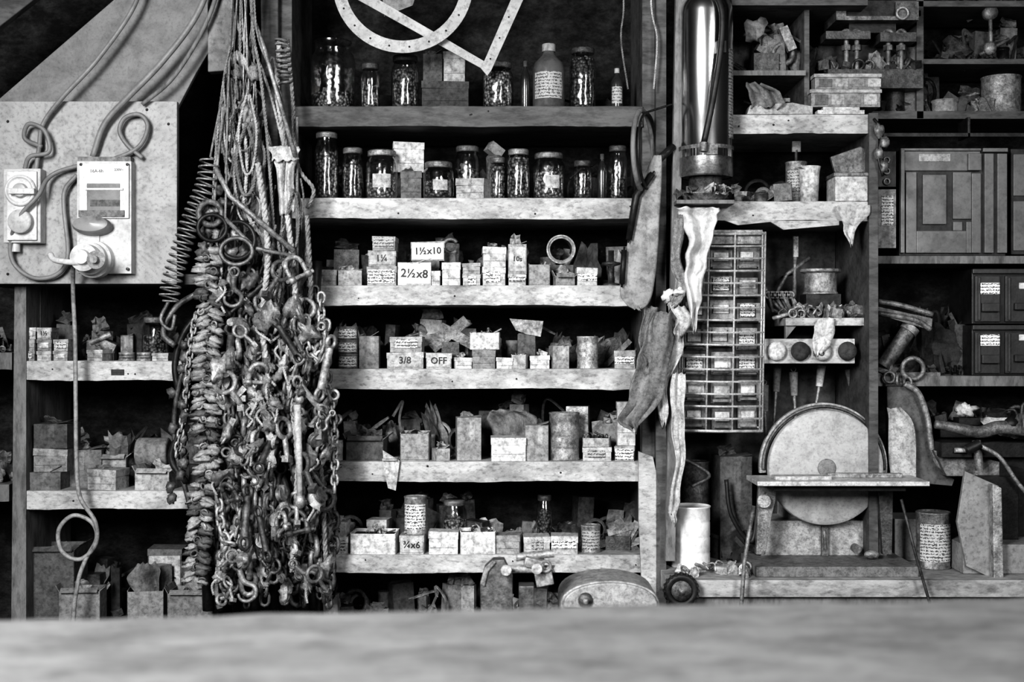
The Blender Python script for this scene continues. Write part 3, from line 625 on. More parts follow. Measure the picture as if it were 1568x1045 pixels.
b.tube([P(345,335,-.24),P(390,380,-.24),P(448,392,-.23)],.006,met(.35),6); b.tube([P(330,258,-.22),P(352,300,-.23),P(450,385,-.23)],.007,met(.5),8); b.tube(catmull([P(362,-160,-.11),P(350,120,-.18),P(345,335,-.24)],8),.003,ROPE,6)
b.done('hanging_shears')
b=B()
b.tube([P(385,20,-.16),P(405,75,-.17),P(452,240,-.2)],.006,met(.5),8); b.tube([P(372,-160,-.1),P(385,20,-.16)],.003,ROPE,6)
b.tube([P(455,620,-.26),P(460,760,-.26)],.009,card(.6),10); b.tube([P(455,180,-.12),P(455,625,-.25)],.004,ROPE,6); b.ell(P(458,612,-.26),(.013,.013,.013),met(.5)); b.ell(P(460,768,-.26),(.014,.014,.02),met(.5))
b.done('turnbuckle_rod')
b=B()
b.tube(catmull([P(330,470,-.1),P(288,500,-.12),P(268,560,-.12),P(280,640,-.12),P(262,700,-.12),P(285,740,-.12)],8),.009,DARKM,8)
b.tube(catmull([P(320,440,-.12),P(270,470,-.14),P(250,510,-.14),P(268,530,-.14)],8),.008,met(.25),8)
b.tube(catmull([P(300,500,-.12),P(272,600,-.13),P(268,680,-.12),P(292,780,-.12)],8),.007,met(.15),8)
for x0 in range(325,500,16):
    b.tube(catmull([P(x0,400,-.04),P(x0+U(-12,12),560,-.05),P(x0+U(-12,12),740,-.05),P(x0+U(-8,8),935,-.04)],8),U(.013,.018),DARKM,8)
for j in range(14): b.ell(P(272+U(-12,14),530+j*18,-.13),(.013,.012,.014),met(.25),None,.5,8)
b.tube(catmull([P(400,-160,-.09),P(372,200,-.11),P(330,470,-.1),P(320,440,-.12)],8),.004,ROPE,6)
b.done('hanging_hoses')

# ---------------------------------------------------------------- ring & set square
yr=-.05; TM=mat('pale_template',.42,.3,10,.5,grime=.2); b=B(); b.annulus((X(617,yr),Z(-27,yr)),108*K(yr),89*K(yr),yr,yr+.006,TM)
for i in range(20): a=i*math.pi/10+.1; b.lathe((X(617,yr)+99*K(yr)*math.cos(a),yr-.0002,Z(-27,yr)+99*K(yr)*math.sin(a)),[(.0028,0),(.0028,.0006),(0,.0006)],RUB,8,RX)
b.tube([P(617,-120,yr-.003),P(617,-175,-.09)],.0015,ROPE,5); b.done('ring_template')
b=B(); m=TM; y=-.03
b.pprism([(736,104),(746,116),(752,108),(828,-60),(808,-60),(742,92)],y,y+.006,m); b.pprism([(736,104),(746,116),(742,94),(530,-30),(520,-16)],y+.0065,y+.012,m); b.pprism([(520,-48),(828,-60),(828,-44),(520,-30)],y+.013,y+.018,m)
for t in(.1,.3,.5,.7): b.lathe(P(744+t*70,106-t*160,y-.0003),[(.0025,0),(.0025,.0006),(0,.0006)],RUB,8,RX)
b.tube([P(690,-50,y+.02),P(690,-175,-.09)],.0015,ROPE,5); b.done('set_square_template')
b=B(); b.pprism([(583,-40),(650,-50),(632,8),(588,25)],.0,.004,mat('grey_template',.22,.15,10,.5)); b.tube([P(615,-40,.002),P(615,-175,-.07)],.0015,ROPE,5); b.done('triangle_template')
for px in ((948,955,962),(1003,997,1001)):
    b=B(); b.rope([P(px[0],-160,-.07),P(px[1],0,-.05),P(px[0]+3,60,-.05),P(px[2],138,-.05)],.003,ROPEL if px[0]>1000 else CLOTH,.02); b.done('hanging_cord')

# ---------------------------------------------------------------- things hung on the post
b=B(); b.ring(P(985,232,-.09),62*K(-.09),.007,WOODV,Matrix.Rotation(1.22,3,'Z'),40,8); b.ring(P(992,232,-.09),58*K(-.09),.004,DARKM,Matrix.Rotation(1.22,3,'Z'),40,8); b.cyl(P(990,172,-.09),P(1028,160,-.05),.003,DARKM,8); b.done('sieve_hoop')
b=B(); b.cloth([(1000,1014,238),(980,1013,285),(966,1010,340),(956,1006,400),(950,1000,445),(958,992,466),(970,982,474)],-.1,.004,.5,mat('grey_canvas',.34,.22,12,.75,speck=.3),14,30,.8); b.cyl(P(1008,245,-.09),P(1030,225,-.05),.003,DARKM,8)
b.tube([P(956,378,-.112),P(952,440,-.112)],.003,DARKM,6); b.tube([P(962,372,-.112),P(974,300,-.112),P(1002,262,-.108)],.0022,DARKM,6); b.done('canvas_bag',0,.014)
b=B(); b.cloth([(1000,1030,478),(985,1032,520),(975,1025,560),(962,1012,610),(950,985,645),(968,978,658)],-.1,.014,1.3,CLOTH,16,28,4); b.done('hanging_work_glove',0,.003)
b=B(); b.cloth([(984,1006,470),(978,1000,520),(985,1000,560)],-.085,.008,1.2,CLOTH,10,16,4); b.cloth([(1012,1040,490),(1016,1044,530),(1006,1022,600),(1012,1020,650)],-.07,.008,1.2,CLOTHL,10,16,5);b.done('hanging_rag',0,.002)
b=B(); b.cloth([(1036,1102,318),(1042,1098,335),(1052,1088,375),(1048,1078,420),(1054,1072,465),(1060,1064,505)],-.08,.018,1.3,mat('plastic_sheet',.7,.5,10,.22,0,.3,speck=.15),24,36,4); b.done('torn_plastic_bag',0,.001)
b=B(); b.cloth([(1030,1050,572),(1026,1048,640),(1034,1048,700),(1022,1040,770),(1026,1034,800)],-.085,.008,.9,CLOTHL,10,24,4); b.done('masking_paper_strip',0,.001)
b=B(); b.cloth([(1034,1050,330),(1028,1044,400),(1034,1054,440),(1020,1034,470)],-.082,.008,.9,ROPE,8,18,4); b.ell(P(1022,452,-.08),(.016,.012,.018),WPL,None,.7); b.ell(P(1040,448,-.08),(.014,.012,.012),WPL,None,.7); b.cloth([(1026,1048,468),(1034,1058,490),(1030,1050,515)],-.09,.01,1.2,CLOTHL,8,10,5); b.done('hanging_cloth_strip',0,.0015)

# ---------------------------------------------------------------- tool shelving + extinguisher
b=B(); shelf_board(b,1036,1331,308,338,0,.35,WOOD,'R2'); shelf_board(b,1120,1331,175,204,0,.35,WOOD,'R1')
b.pprism([(1110,338),(1285,338),(1285,345),(1200,352),(1180,340),(1130,345)],-.012,-.001,WOOD); b.pbox(1036,1125,306,312,-.11,0,WOODV)
b.bx(X(1329),X(1343),-.012,.35,ZB+.001,Z(174),WOODD)
b.bx(X(1120),X(1329),.0,.35,Z(8),Z(-2),WOODD); b.bx(X(1238),X(1246),.05,.34,Z(174),2.6,WOODD); b.bx(X(1120),X(1238),.03,.34,Z(112),Z(104),WOODV)
b.bx(X(1329),X(1432),.12,.35,Z(8),Z(-2),WOODD)
b.bx(X(1425),X(1436),.12,.36,Z(170),2.89,WOODD)
ZS['R0']=Z(104,.03)
y=.12
for k,a,c_ in(('A',392,404),('B',576,592),('C',170,182),('D',90,98),('E',1,10)):
    x0=1343 if k!='D' else 1436
    b.bx(X(x0),2.29,y,.36,Z(c_,y),Z(a,y),WOODV if k in'AB' else WOODD); ZS[k]=Z(a,y)
b.bx(X(1343),2.29,y-.03,y-.02,Z(212,y),Z(206,y),DARKM); 
for xx in (1350,1500): b.bx(X(xx),X(xx+4),y-.03,y+.05,Z(212,y),Z(182,y),DARKM)
b.done('tool_shelving',.0015)
ye=-.045; r=41*K(ye); b=B(); zb=Z(272,ye); zz=lambda p:Z(p,ye)-zb; c=Vector((X(1081,ye),ye,zb))
b.lathe(c,[(r*.9,0),(r*.95,.004),(r*.95,zz(246)),(r,zz(243)),(r,zz(22)),(r*.98,zz(14)),(r*.9,zz(4)),(r*.7,zz(-8)),(r*.4,zz(-20)),(r*.3,zz(-24)),(r*.3,zz(-34)),(0,zz(-34))],CHROME,64)
b.lathe(c,[(r*.96,-.001),(r*1.0,.004),(r*1.0,zz(226))],mat('base_skirt',.45,.3,10,.35,.9),48,cap=False)
b.lathe(c+Vector((0,0,zz(232))),[(r*1.03,0),(r*1.03,.01)],met(.3),48,cap=False); b.box(P(1083,236,ye)+Vector((0,-r-.004,0)),(.03,.012,.025),met(.3))
b.tube(catmull([P(1072,-30,ye-.04),P(1102,5,-.13),P(1105,60,-.137),P(1092,150,-.137),P(1078,218,-.135)],8),.0085,RUB,10); b.cyl(P(1078,218,-.135),P(1077,232,-.135),.011,met(.4),12)
b.pbox(1098,1112,62,80,-.128,-.11,RUB); b.arc(c,r*1.005,zz(215),zz(80),-.75,-.25,label_mat(.35)) 
b.box(c+Vector((0,-.01,zz(-38))),(.09,.03,.02),met(.3),0,.2); b.box(c+Vector((-.03,0,zz(-46))),(.11,.02,.008),RUB,0,.1); b.cyl(c+Vector((-r*.8,.0,zz(140))),c+Vector((-r*1.0,.03,zz(140))),.006,DARKM,8)
b.done('fire_extinguisher')
b=B(); z0=Z(306,-.11)+.001; b.lathe((X(1078,ye),ye,z0),[(.05,0),(.066,.018),(.068,.02),(.064,.022),(0,.018)],met(.4),36)
b.lathe((X(1080,ye),ye,z0+.018),[(.045,0),(.045,zb-z0-.0185),(0,zb-z0-.0185)],met(.15),30)
for i in range(16): b.fold((X(1080,ye)+U(-.07,.07),ye-.05+U(-.01,.02),z0+U(.005,.02)),.035,.025,card(random.choice((.1,.2,.4,.6))),U(-1,1),U(-.9,.9))
b.done('metal_dish')

# ---------------------------------------------------------------- right shelves contents
z=ZS['R2']
pile(1130,1205,z,.01,.15,11,.05,(.15,.3,.5)); tin(1206,1240,246,z,.05,.4,label_mat(.35),'enamel_mug',True)
b=B(); c=P(1243,0,.01); b.lathe((c.x,.04,z),[(.022,0),(.024,.0),(.028,.085),(.032,.1),(.029,.1),(.025,.08),(0,.01)],card(.75),28); b.box((c.x-.025,.02,z+.095),(.018,.014,.006),card(.6),0,.4,.4); b.done('white_jug')
b=B(); b.cyl((X(1220,.1),.1,z+.002),(X(1219,.1),.1,z+.155),.006,DARKM); b.box((X(1219,.1),.1,z+.165),(.024,.01,.03),met(.25)); b.done('paint_brush')
b=B(); b.pbox(1279,1329,267,308,.0,.1,card(.65)); b.pprism([(1279,266),(1272,240),(1318,224),(1330,230),(1326,264)],.03,.045,met(.25)); b.pbox(1277,1331,264,270,-.004,.104,met(.35)); b.done('hinged_tin_box',.002)
b=B(); b.cloth([(1283,1332,314),(1285,1330,330),(1290,1310,350),(1300,1305,374)],-.02,.003,1,card(.6),10,16,3); b.done('paper_scrap',0,.001)
pile(1130,1325,z,.2,.31,9,.12,(.05,.1,.15))
z=ZS['R1']
b=B()
b.prism([(X(a),Z(c_)) for a,c_ in((1145,174),(1150,160),(1215,156),(1246,162),(1246,174))],.01,.16,card(.5)); b.pbox(1160,1210,150,156,.03,.12,card(.3)); b.done('paper_stack',.001)
b=B(); b.cloth([(1140,1165,128),(1142,1195,140),(1150,1200,155),(1150,1196,162)],.0,.018,1.5,CLOTH,14,12,4); b.done('crumpled_rag',0,.003)
b=B(); b.bx(X(1252),X(1324),.0,.14,z+.0005,z+.012,card(.7)); b.bx(X(1262),X(1318),.01,.13,z+.012,z+.022,card(.7)); b.done('white_tray',.001)
CP=card(.35)
for pt0,a,c_ in((137,1242,1352),(113,1248,1352)):
    b=B(); zt=Z(pt0,.02); zz0=z+.0235 if pt0==137 else Z(137,.02)+.001; b.bx(X(a,.02),X(c_-4,.02),.02,.14,zz0,zt-.01,CP); b.bx(X(a-2,.02),X(c_-2,.02),.016,.144,zt-.01,zt,card(.5))
    for q in range(4): b.bx(X(a+6+q*25,.02),X(a+26+q*25,.02),.018,.02,zz0+.006,zt-.014,card((.2,.5,.35,.6)[q]))
    b.done('clear_parts_case',.0015)
pile(1130,1236,z,.2,.3,6,.08,(.05,.1,.15))
z=ZS['R0']
b=B(); c=P(1185,70,.06); b.box((c.x-.02,.09,z+.025),(.07,.05,.05),met(.15)); b.box((c.x-.01,.09,z+.07),(.06,.03,.05),met(.25),.2,.5,.2); b.ring((c.x+.03,.08,z+.05),.028,.008,met(.25),None,20,8); b.box((c.x+.04,.07,z+.09),(.025,.02,.07),met(.4),0,-.4,0); b.ell((c.x-.05,.07,z+.115),(.03,.02,.03),card(.3),None,.8,12); b.done('tape_dispenser')
pile(1130,1232,z,.1,.3,12,.13,(.05,.1,.2))
b=B()
for px in(1296,1312,1360,1380):
    c=P(px,110,.1); b.cyl(c,c+Vector((0,0,.1)),.007,met(.3),10); b.ring(c+Vector((0,0,.105)),.013,.005,met(.35),None,16,6); b.lathe(c+Vector((0,0,.06)),[(.014,0),(.014,.015),(0,.015)],met(.25),6)
b.bx(X(1265,.1),X(1410,.1),.08,.16,Z(137,.1),Z(108,.1),met(.12)); b.bx(X(1262,.1),X(1330,.1),.08,.15,Z(62,.1),Z(50,.1),met(.15)); b.bx(X(1345,.1),X(1400,.1),.08,.15,Z(66,.1),Z(52,.1),met(.12))
b.bx(X(1262,.1),X(1412,.1),.17,.3,Z(172,.1),Z(60,.1),DARKM)
bits(b,X(1262,.1),X(1400,.1),.09,.14,Z(108,.1),40,.045,(.1,.2,.3))
b.done('clamp_rack',.001)
b=B(); b.bx(X(1275,.1),X(1400,.1),.06,.2,Z(36,.1),Z(30,.1),met(.25)); b.bx(X(1275,.1),X(1290,.1),.06,.2,Z(30,.1),Z(3,.1),met(.25)); b.bx(X(1365,.1),X(1400,.1),.06,.2,Z(30,.1),Z(8,.1),met(.2)); b.ring(P(1382,20,.055),.016,.004,met(.5),None,20,6); b.bx(X(1290,.1),X(1365,.1),.07,.18,Z(30,.1),Z(5,.1),DARKM); b.bx(X(1300,.1),X(1372,.1),.1,.2,Z(50,.1),Z(36,.1),DARKM); b.done('steel_tray')
b=B(); y=.14; b.tube([P(1516,12,y),P(1518,90,y)],.006,met(.25),8); b.ell(P(1516,74,y-.01),(.02,.012,.02),met(.4)); b.tube([P(1500,84,y-.005),P(1545,60,y-.005)],.005,met(.35),8); b.lathe(P(1516,20,y),[(.02,-.01),(.02,.01),(0,.01)],met(.25),18,RX); b.done('gate_valve')
z=ZS['C']; tin(1514,1575,112,z,.14,.4,None,'round_tub'); pile(1445,1512,z,.14,.3,8,.06,(.1,.2,.35)); pile(1350,1422,z,.13,.32,14,.2,(.05,.1,.18))
pile(1440,1570,ZS['D'],.14,.32,12,.12,(.05,.1,.18)); pile(1440,1570,ZS['E'],.16,.32,7,.07,(.05,.1,.16))
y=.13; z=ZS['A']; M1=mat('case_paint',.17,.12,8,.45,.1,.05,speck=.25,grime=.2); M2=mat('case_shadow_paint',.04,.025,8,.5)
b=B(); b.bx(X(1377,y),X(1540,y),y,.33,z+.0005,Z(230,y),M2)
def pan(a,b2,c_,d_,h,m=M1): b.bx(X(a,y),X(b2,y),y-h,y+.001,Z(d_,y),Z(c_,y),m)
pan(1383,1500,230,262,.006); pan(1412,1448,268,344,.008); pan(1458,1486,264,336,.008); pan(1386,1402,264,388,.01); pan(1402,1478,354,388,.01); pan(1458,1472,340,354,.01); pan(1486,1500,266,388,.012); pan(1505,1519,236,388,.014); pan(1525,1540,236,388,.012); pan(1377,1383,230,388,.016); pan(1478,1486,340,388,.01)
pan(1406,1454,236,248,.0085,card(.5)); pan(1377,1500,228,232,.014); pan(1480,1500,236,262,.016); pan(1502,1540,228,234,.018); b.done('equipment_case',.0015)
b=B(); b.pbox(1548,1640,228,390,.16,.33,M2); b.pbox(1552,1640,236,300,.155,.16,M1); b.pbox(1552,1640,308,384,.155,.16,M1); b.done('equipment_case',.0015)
b=B(); b.pbox(1345,1372,290,380,.105,.119,card(.4)); b.pbox(1350,1368,300,345,.103,.105,label_mat(.65)); b.pbox(1345,1372,232,286,.105,.119,DARKM); 
for q in (245,262,278): b.ring(P(1358,q,.1),.008,.003,met(.5),None,16,6)
b.done('gauge_panel')
b=B()
for i in range(4): b.ell(P(1346+8*(i%2),200+18*i,-.03),(.013,.012,.017),met(.35),None,.4,10)
b.tube(catmull([P(1338,182,-.013),P(1350,200,-.03),P(1345,240,-.03),P(1352,270,-.03)],6),.004,DARKM,6); b.done('door_bolt_chain')
for i,pt in enumerate((498,412)):
    y=.14; z0=ZS['B']+.0005 if i==0 else Z(497,y)+.001; zt=Z(pt,y); b=B(); b.bx(X(1488,y),X(1640,y),y,.33,z0,zt,mat('crate_plastic_dark',.022,.015,8,.35,speck=.1)); F=mat('crate_plastic',.055,.04,8,.35,speck=.15)
    b.bx(X(1488,y),X(1640,y),y-.01,y,zt-.014,zt,F)
    for a,c_ in((1492,1530),(1538,1640)):
        b.bx(X(a,y),X(c_,y),y-.008,y,z0+.006,zt-.02,F); b.bx(X(a+4,y),X(a+8,y),y-.012,y-.008,z0+.01,zt-.024,F)
    b.bx(X(1497,y),X(1529,y),y-.012,y-.008,z0+.085,z0+.118,label_mat(.85)); b.bx(X(1500,y),X(1527,y),y-.022,y-.008,z0+.035,z0+.06,F); b.bx(X(1550,y),X(1590,y),y-.022,y-.008,z0+.04,z0+.06,F); b.bx(X(1558,y),X(1572,y),y-.012,y-.008,z0+.1,z0+.118,card(.8)); b.done('storage_crate',.002)
b=B(); y=.13
b.tube(catmull([P(1345,462,y-.03),P(1380,468,y-.03),P(1428,482,y-.03)],8),.008,met(.4),8); b.tube(catmull([P(1345,480,y-.03),P(1400,490,y-.03),P(1425,505,y-.03)],8),.008,met(.35),8); b.pprism([(1345,470),(1428,488),(1426,506),(1345,482)],y-.03,y-.02,met(.25))
b.cyl(P(1392,505,y),P(1352,562,y),.022,met(.25),20); b.cyl(P(1396,500,y),P(1390,508,y),.026,met(.4),20); b.ring(P(1398,565,y-.02),.03,.007,met(.35),None,24,8); b.ell(P(1360,566,y),(.03,.02,.018),met(.4),None,.4); b.bx(X(1345,y),X(1440,y),y,y+.06,ZS['B'],ZS['B']+.01,met(.2)); b.done('hand_drill')
pile(1350,1480,ZS['B'],.2,.32,13,.24,(.03,.06,.12))
b=B(); 
for i in range(3): b.ring(P(1362+14*i,578+i*4,.1),.015,.004,met(.4),Matrix.Rotation(i,3,'Z'),18,6)
b.box(P(1376,590,.105),(.08,.02,.006),DARKM); b.done('split_key_rings')

b=B(); b.bx(X(1036,.22),X(1329,.0)-.001,.352,.39,Z(870,.22),Z(340,.22),mat('tool_board_paint',.16,.08,8,.6)); b.done('tool_board')
b=B(); y=.03
b.pbox(1044,1168,352,374,y-.02,.2,met(.35)); b.pbox(1042,1166,374,664,y+.015,.2,DARKM)
cols=((1048,1082),(1088,1123),(1128,1162))
for j in range(7):
    for a,c_ in cols:
        p=378+j*40.5+U(-3,3); a+=U(-2,2); t=U(.2,.5)
        b.pbox(a,c_+U(-4,2),p+U(0,5),p+35,y+U(0,.01),y+.02,card(t)); b.pbox(a+5,c_-U(3,10),p+8,p+U(20,27),y-.002,y,card(random.choice((.6,.75,.45)))) if R()<.75 else b.pbox(a+4,c_-6,p+6,p+26,y-.002,y,label_mat(.5)); b.pbox(a+3,c_-3,p+29,p+33,y-.008,y,card(t*.8))
b.bx(X(1050,.2),X(1160,.2),.2,.352,Z(640,.2),Z(380,.2),DARKM); b.done('parts_drawer_cabinet',.001)
b=B(); y=.0; WM=mat('rack_wire',.6,.4,40,.4,.2,.2)
def sk(px,py): return P(px+(-(py-355)*.016),py,y)
for i in range(17):
    py=357+i*18.9; b.tube([sk(1044,py),sk(1108,py+1.5),sk(1172,py+1)],.0035 if i not in(0,16) else .0045,WM,6)
for px in(1044,1048,1086,1126,1168,1172): b.tube([sk(px,355),sk(px,662)],.003,WM,6)
for p in((1048,357),(1168,357),(1048,655),(1166,655)): b.tube([sk(*p),sk(*p)+Vector((0,.012,0))],.003,met(.6),6)
b.done('wire_rack')
b=B(); y=.04; b.bx(X(1203,y),X(1328,y),y,.34,Z(499,y),Z(487,y),WOOD); ZS['T']=Z(487,y); b.pprism([(1203,499),(1220,499),(1203,520)],y+.01,y+.03,WOODV); b.done('small_tool_shelf',.001)
z=ZS['T']
b=B(); c=P(1264,0,.1); b.box((c.x,.16,z+.035),(.1,.08,.07),DARKM); b.lathe((c.x,.16,z+.07),[(.05,0),(.05,.004),(.046,.008),(.046,.06),(.058,.064),(.058,.072),(0,.07)],met(.5),32); b.done('pulley_wheel',.001)
b=B(); bits(b,X(1210,y),X(1322,y),.05,.13,z,60,.045,(.2,.4,.6)); b.done('loose_keys_and_fittings')
b=B(); y=.05; b.pbox(1170,1309,519,557,y,.14,WOOD)
for px,t in((1188,.75),(1224,.06),(1258,.6),(1296,.08)): b.lathe(P(px,538,y),[(.022,0),(.027,.012),(.02,.02),(.008,.022),(0,.018)],card(t),20,RX)
b.text('NO',P(1254,542,y-.024),.02,RUB); b.bx(X(1190,.14),X(1290,.14),.14,.352,Z(545,.14),Z(530,.14),DARKM); b.done('knob_box',.001)
b=B(); b.cloth([(1250,1280,488),(1246,1278,505),(1240,1268,525),(1246,1258,540)],.025,.003,1,card(.7),8,12,4); b.done('paper_tag',0,.001)
for px,pt,pb_,lean,nm in((1190,560,660,-6,'chisel'),(1215,570,660,4,'screwdriver'),(1258,560,640,-12,'screwdriver'),(1300,565,660,25,'file_tool'),(1170,590,690,4,'screwdriver')):
    b=B(); y=.2; b.cyl(P(px,pt,y),P(px+lean*.3,pt+(pb_-pt)*.4,y),.013,card(.3) if px!=1258 else card(.7),14,.01); b.cyl(P(px+lean*.3,pt+(pb_-pt)*.4,y),P(px+lean,pb_,y),.005,met(.6),8,.003); b.ring(P(px,pt-4,y),.007,.002,met(.4),None,12,5); b.cyl(P(px,pt-6,y),P(px,pt-6,y)+Vector((0,.151,0)),.003,DARKM,6); b.done(nm)
b=B(); y=.2; b.tube([P(1178,470,y),P(1205,420,y),P(1240,395,y)],.006,met(.35),6); b.tube([P(1218,375,y),P(1216,470,y)],.006,met(.4),6); b.box(P(1218,378,y),(.014,.014,.06),met(.5)); b.tube(catmull([P(1172,440,y),P(1180,470,y),P(1205,480,y),P(1196,455,y)],6),.006,met(.45),6)
for i in range(6): b.tube([P(1176+i*7,455+U(-8,8),y-.02),P(1190+i*6+U(-8,8),478+U(-4,4),y-.02)],.005,met(.4),6); b.ring(P(1176+i*7,452,y-.02),.009,.004,met(.45),None,12,5)
b.cyl(P(1215,420,y),P(1215,420,y)+Vector((0,.151,0)),.003,DARKM,6); b.done('hanging_spanners')

# ---------------------------------------------------------------- bench with disc sander
yb0=-.17
b=B(); b.bx(X(1022,yb0),2.28,yb0,.34,ZB-.045,ZB,mat('bench_top',.48,.25,9,.6,0,.3,(.4,1,1))); b.bx(X(1030,yb0),2.28,yb0+.02,yb0+.04,.3,ZB-.045,WOODV)
for xx in(X(1030),1.2,2.2): b.bx(xx,xx+.07,yb0+.04,yb0+.12,0,ZB-.045,WOODD)
b.bx(X(1030),2.25,.27,.34,0,ZB-.045,WOODD); b.done('workbench',.002)
b=B(); SM=mat('sander_paint',.5,.2,25,.6,0,.3)
b.bx(X(1157,-.12),X(1405,-.12),-.13,.2,ZB+.0005,ZB+.028,mat('cast_base',.25,.14,20,.6,.1,.3))
b.bx(X(1166,.05),X(1358,.05),.05,.2,ZB+.028,ZB+.125,SM); b.box((X(1262,.05),.15,ZB+.22),(.2,.1,.2),SM); b.bx(X(1258,.04),X(1268,.04),.035,.05,ZB+.028,ZB+.12,met(.2))
c=P(1263,716,.015); b.lathe(c,[(.0,.024),(.06,.022),(.148,.018),(.158,.014),(.161,0),(.155,-.01),(0,-.01)],mat('sanding_disc',.46,.34,9,.5,0,.12,speck=.3,fine=14,grime=.25),64,RX)
b.lathe(c+Vector((0,-.0265,0)),[(.026,-.004),(.024,.000),(0,.001)],mat('worn_disc_centre',.26,.2,20,.5),32,RX)
b.ring(c+Vector((0,.012,0)),.168,.005,met(.2),None,60,8,1,-.05,math.pi+.05); b.annulus((c.x,c.z),.178,.16,.03,.05,SM,60,-.1,math.pi+.1)
b.lathe(c+Vector((0,.01,0)),[(.03,0),(.03,-.12),(0,-.12)],DARKM,20,RX)
TT=mat('sander_table',.7,.42,24,.4,.1,.15)
yt=-.19; zt=Z(738,yt); b.prism([(X(1160,yt),zt-.012),(X(1424,yt),zt-.012),(X(1424,yt),zt),(X(1160,yt),zt)],yt,-.03,TT); b.bx(X(1190,yt),X(1395,yt),yt+.04,-.04,zt-.03,zt-.012,DARKM); b.box((X(1235,yt),yt+.06,zt+.005),(.15,.05,.01),card(.6),0,0,.04); b.box((X(1340,yt),yt+.1,zt+.006),(.2,.02,.012),met(.45),0,0,-.03)
b.pprism([(1162,745),(1188,745),(1188,765),(1182,790),(1172,850),(1158,850),(1160,800),(1160,775)],-.06,-.04,met(.4)); b.cyl(P(1170,768,-.08),P(1170,768,-.04),.018,met(.5),16); b.pprism([(1345,745),(1368,745),(1366,850),(1352,850)],-.03,-.01,met(.15))
b.tube([P(1262,812,-.02),P(1264,842,-.02)],.005,met(.3),8); b.cyl((X(1310,.04),.05,ZB+.05),(X(1310,.04),.02,ZB+.05),.012,met(.25)); b.ell((X(1335,-.02),-.02,ZB+.042),(.022,.012,.012),met(.5))
b.done('disc_sander',.0015)
tin(1031,1093,778,ZB+.0005,-.02,.72,None,'white_paint_tin')
tin(1411,1464,787,ZB+.0005,-.03,.4,label_mat(.5),'paint_can')
b=B(); bits(b,X(1035,-.1),X(1150,-.1),-.14,-.04,ZB,24,.035,(.45,.65)); b.done('loose_fittings')
carton(1100,1150,700,ZB+.0,.14,.14,'carton',.1,None,.1,'battery_pack'); b=B(); b.tube(catmull([P(1112,735,.1),P(1120,790,.09),P(1150,830,.09),P(1160,780,.1)],8),.006,RUB,8); b.tube(catmull([P(1040,700,.12),P(1070,715,.1),P(1086,730,.1),P(1060,745,.1)],8),.005,met(.3),8); b.done('rubber_hose'); tin(1046,1090,708,ZB+.0005,.19,.25,None,'tin_can')
pile(1100,1160,ZB,.1,.3,5,.14,(.05,.1,.2))
b=B(); b.tube([P(1154,775,-.21),P(1140,860,-.21),P(1130,1000,-.21),Vector((X(1122,-.21),-.21,.001))],.0055,met(.35),8); b.done('steel_rod')
b=B(); b.tube([P(1380,765,-.21),P(1402,850,-.21),P(1440,980,-.21),Vector((X(1470,-.21),-.21,.001))],.004,met(.1),8); b.done('steel_rod')
b=B(); G=mat('guard_paint',.34,.22,10,.5,0,.1,grime=.2)
b.bx(X(1370,.12),X(1470,.0),.12,.26,ZB+.001,ZB+.12,G)
gp=[(1358,590),(1380,586),(1402,600),(1418,630),(1430,690),(1440,715),(1462,735),(1458,745),(1425,742),(1360,730)]
b.pprism(gp,.1,.12,mat('guard_dark',.14,.1,10,.5)); b.tube(catmull([P(1385,588,.08),P(1406,602,.08),P(1420,640,.08),P(1428,690,.08),P(1445,718,.08),P(1480,728,.08)],8),.009,met(.5),8)
b.cloth([(1360,1378,625),(1362,1400,650),(1362,1404,700),(1364,1402,735)],.06,.005,1,CLOTHL,8,12)
b.pprism([(1478,722),(1530,745),(1536,870),(1530,886),(1518,886),(1480,868),(1466,800)],-.1,-.085,G); b.pprism([(1520,742),(1534,748),(1537,886),(1522,886)],-.13,-.1,met(.6)); b.bx(X(1478,-.1),X(1640,-.1),-.085,.1,ZB+.001,ZB+.08,G)
b.pprism([(1430,690),(1500,700),(1640,735),(1640,765),(1500,730),(1450,730)],.05,.1,met(.35)); b.bx(X(1500,0),X(1560,0),.0,.1,ZB+.08,Z(728,.05),DARKM)
b.done('bandsaw_machine',.002)
b=B(); y=.0
b.tube(catmull([P(1432,650,y),P(1460,655,y),P(1500,662,y),P(1540,655,y),P(1640,668,y)],8),lambda t:.012+.01*t,met(.3),14); b.cyl(P(1560,650,y),P(1640,655,y),.03,met(.35),20); b.ell(P(1548,650,y),(.02,.02,.02),DARKM); b.cyl(P(1462,690,y),P(1492,690,y),.007,met(.7),10); b.cyl(P(1495,675,y),P(1500,720,y),.012,met(.35),12)
b.tube(catmull([P(1495,680,y-.02),P(1530,700,y-.03),P(1555,735,y-.03),P(1575,760,y-.03)],8),.006,met(.5),8); b.cyl(P(1500,680,y-.02),P(1480,690,y-.02),.014,DARKM)
b.bx(X(1440,.02),X(1640,.02),.01,.14,Z(700,.02),Z(678,.02),DARKM); b.bx(X(1530,.05),X(1640,.05),.05,.14,ZB+.08,Z(700,.05),DARKM); b.done('angle_grinder')
b=B(); b.ell(P(1480,628,.12),(.024,.018,.018),card(.75),None,.5,14); b.box(P(1480,645,.14),(.06,.05,.02),DARKM); b.cloth([(1500,1600,640),(1505,1605,650),(1510,1610,665)],.08,.018,2,CLOTHL,18,10); b.bx(X(1440,.14),X(1610,.14),.14,.34,Z(670,.14),Z(650,.14),DARKM); bits(b,X(1440,.14),X(1600,.14),.15,.25,Z(650,.14),20,.06,(.1,.2)); b.done('rag_and_cap')
b=B(); b.ring(P(1043,905,-.2),.036,.01,RUB,None,30,8); b.lathe(P(1043,905,-.2),[(.026,-.01),(.026,.01),(.008,.014),(.006,.02),(0,.02)],met(.35),24,RX)
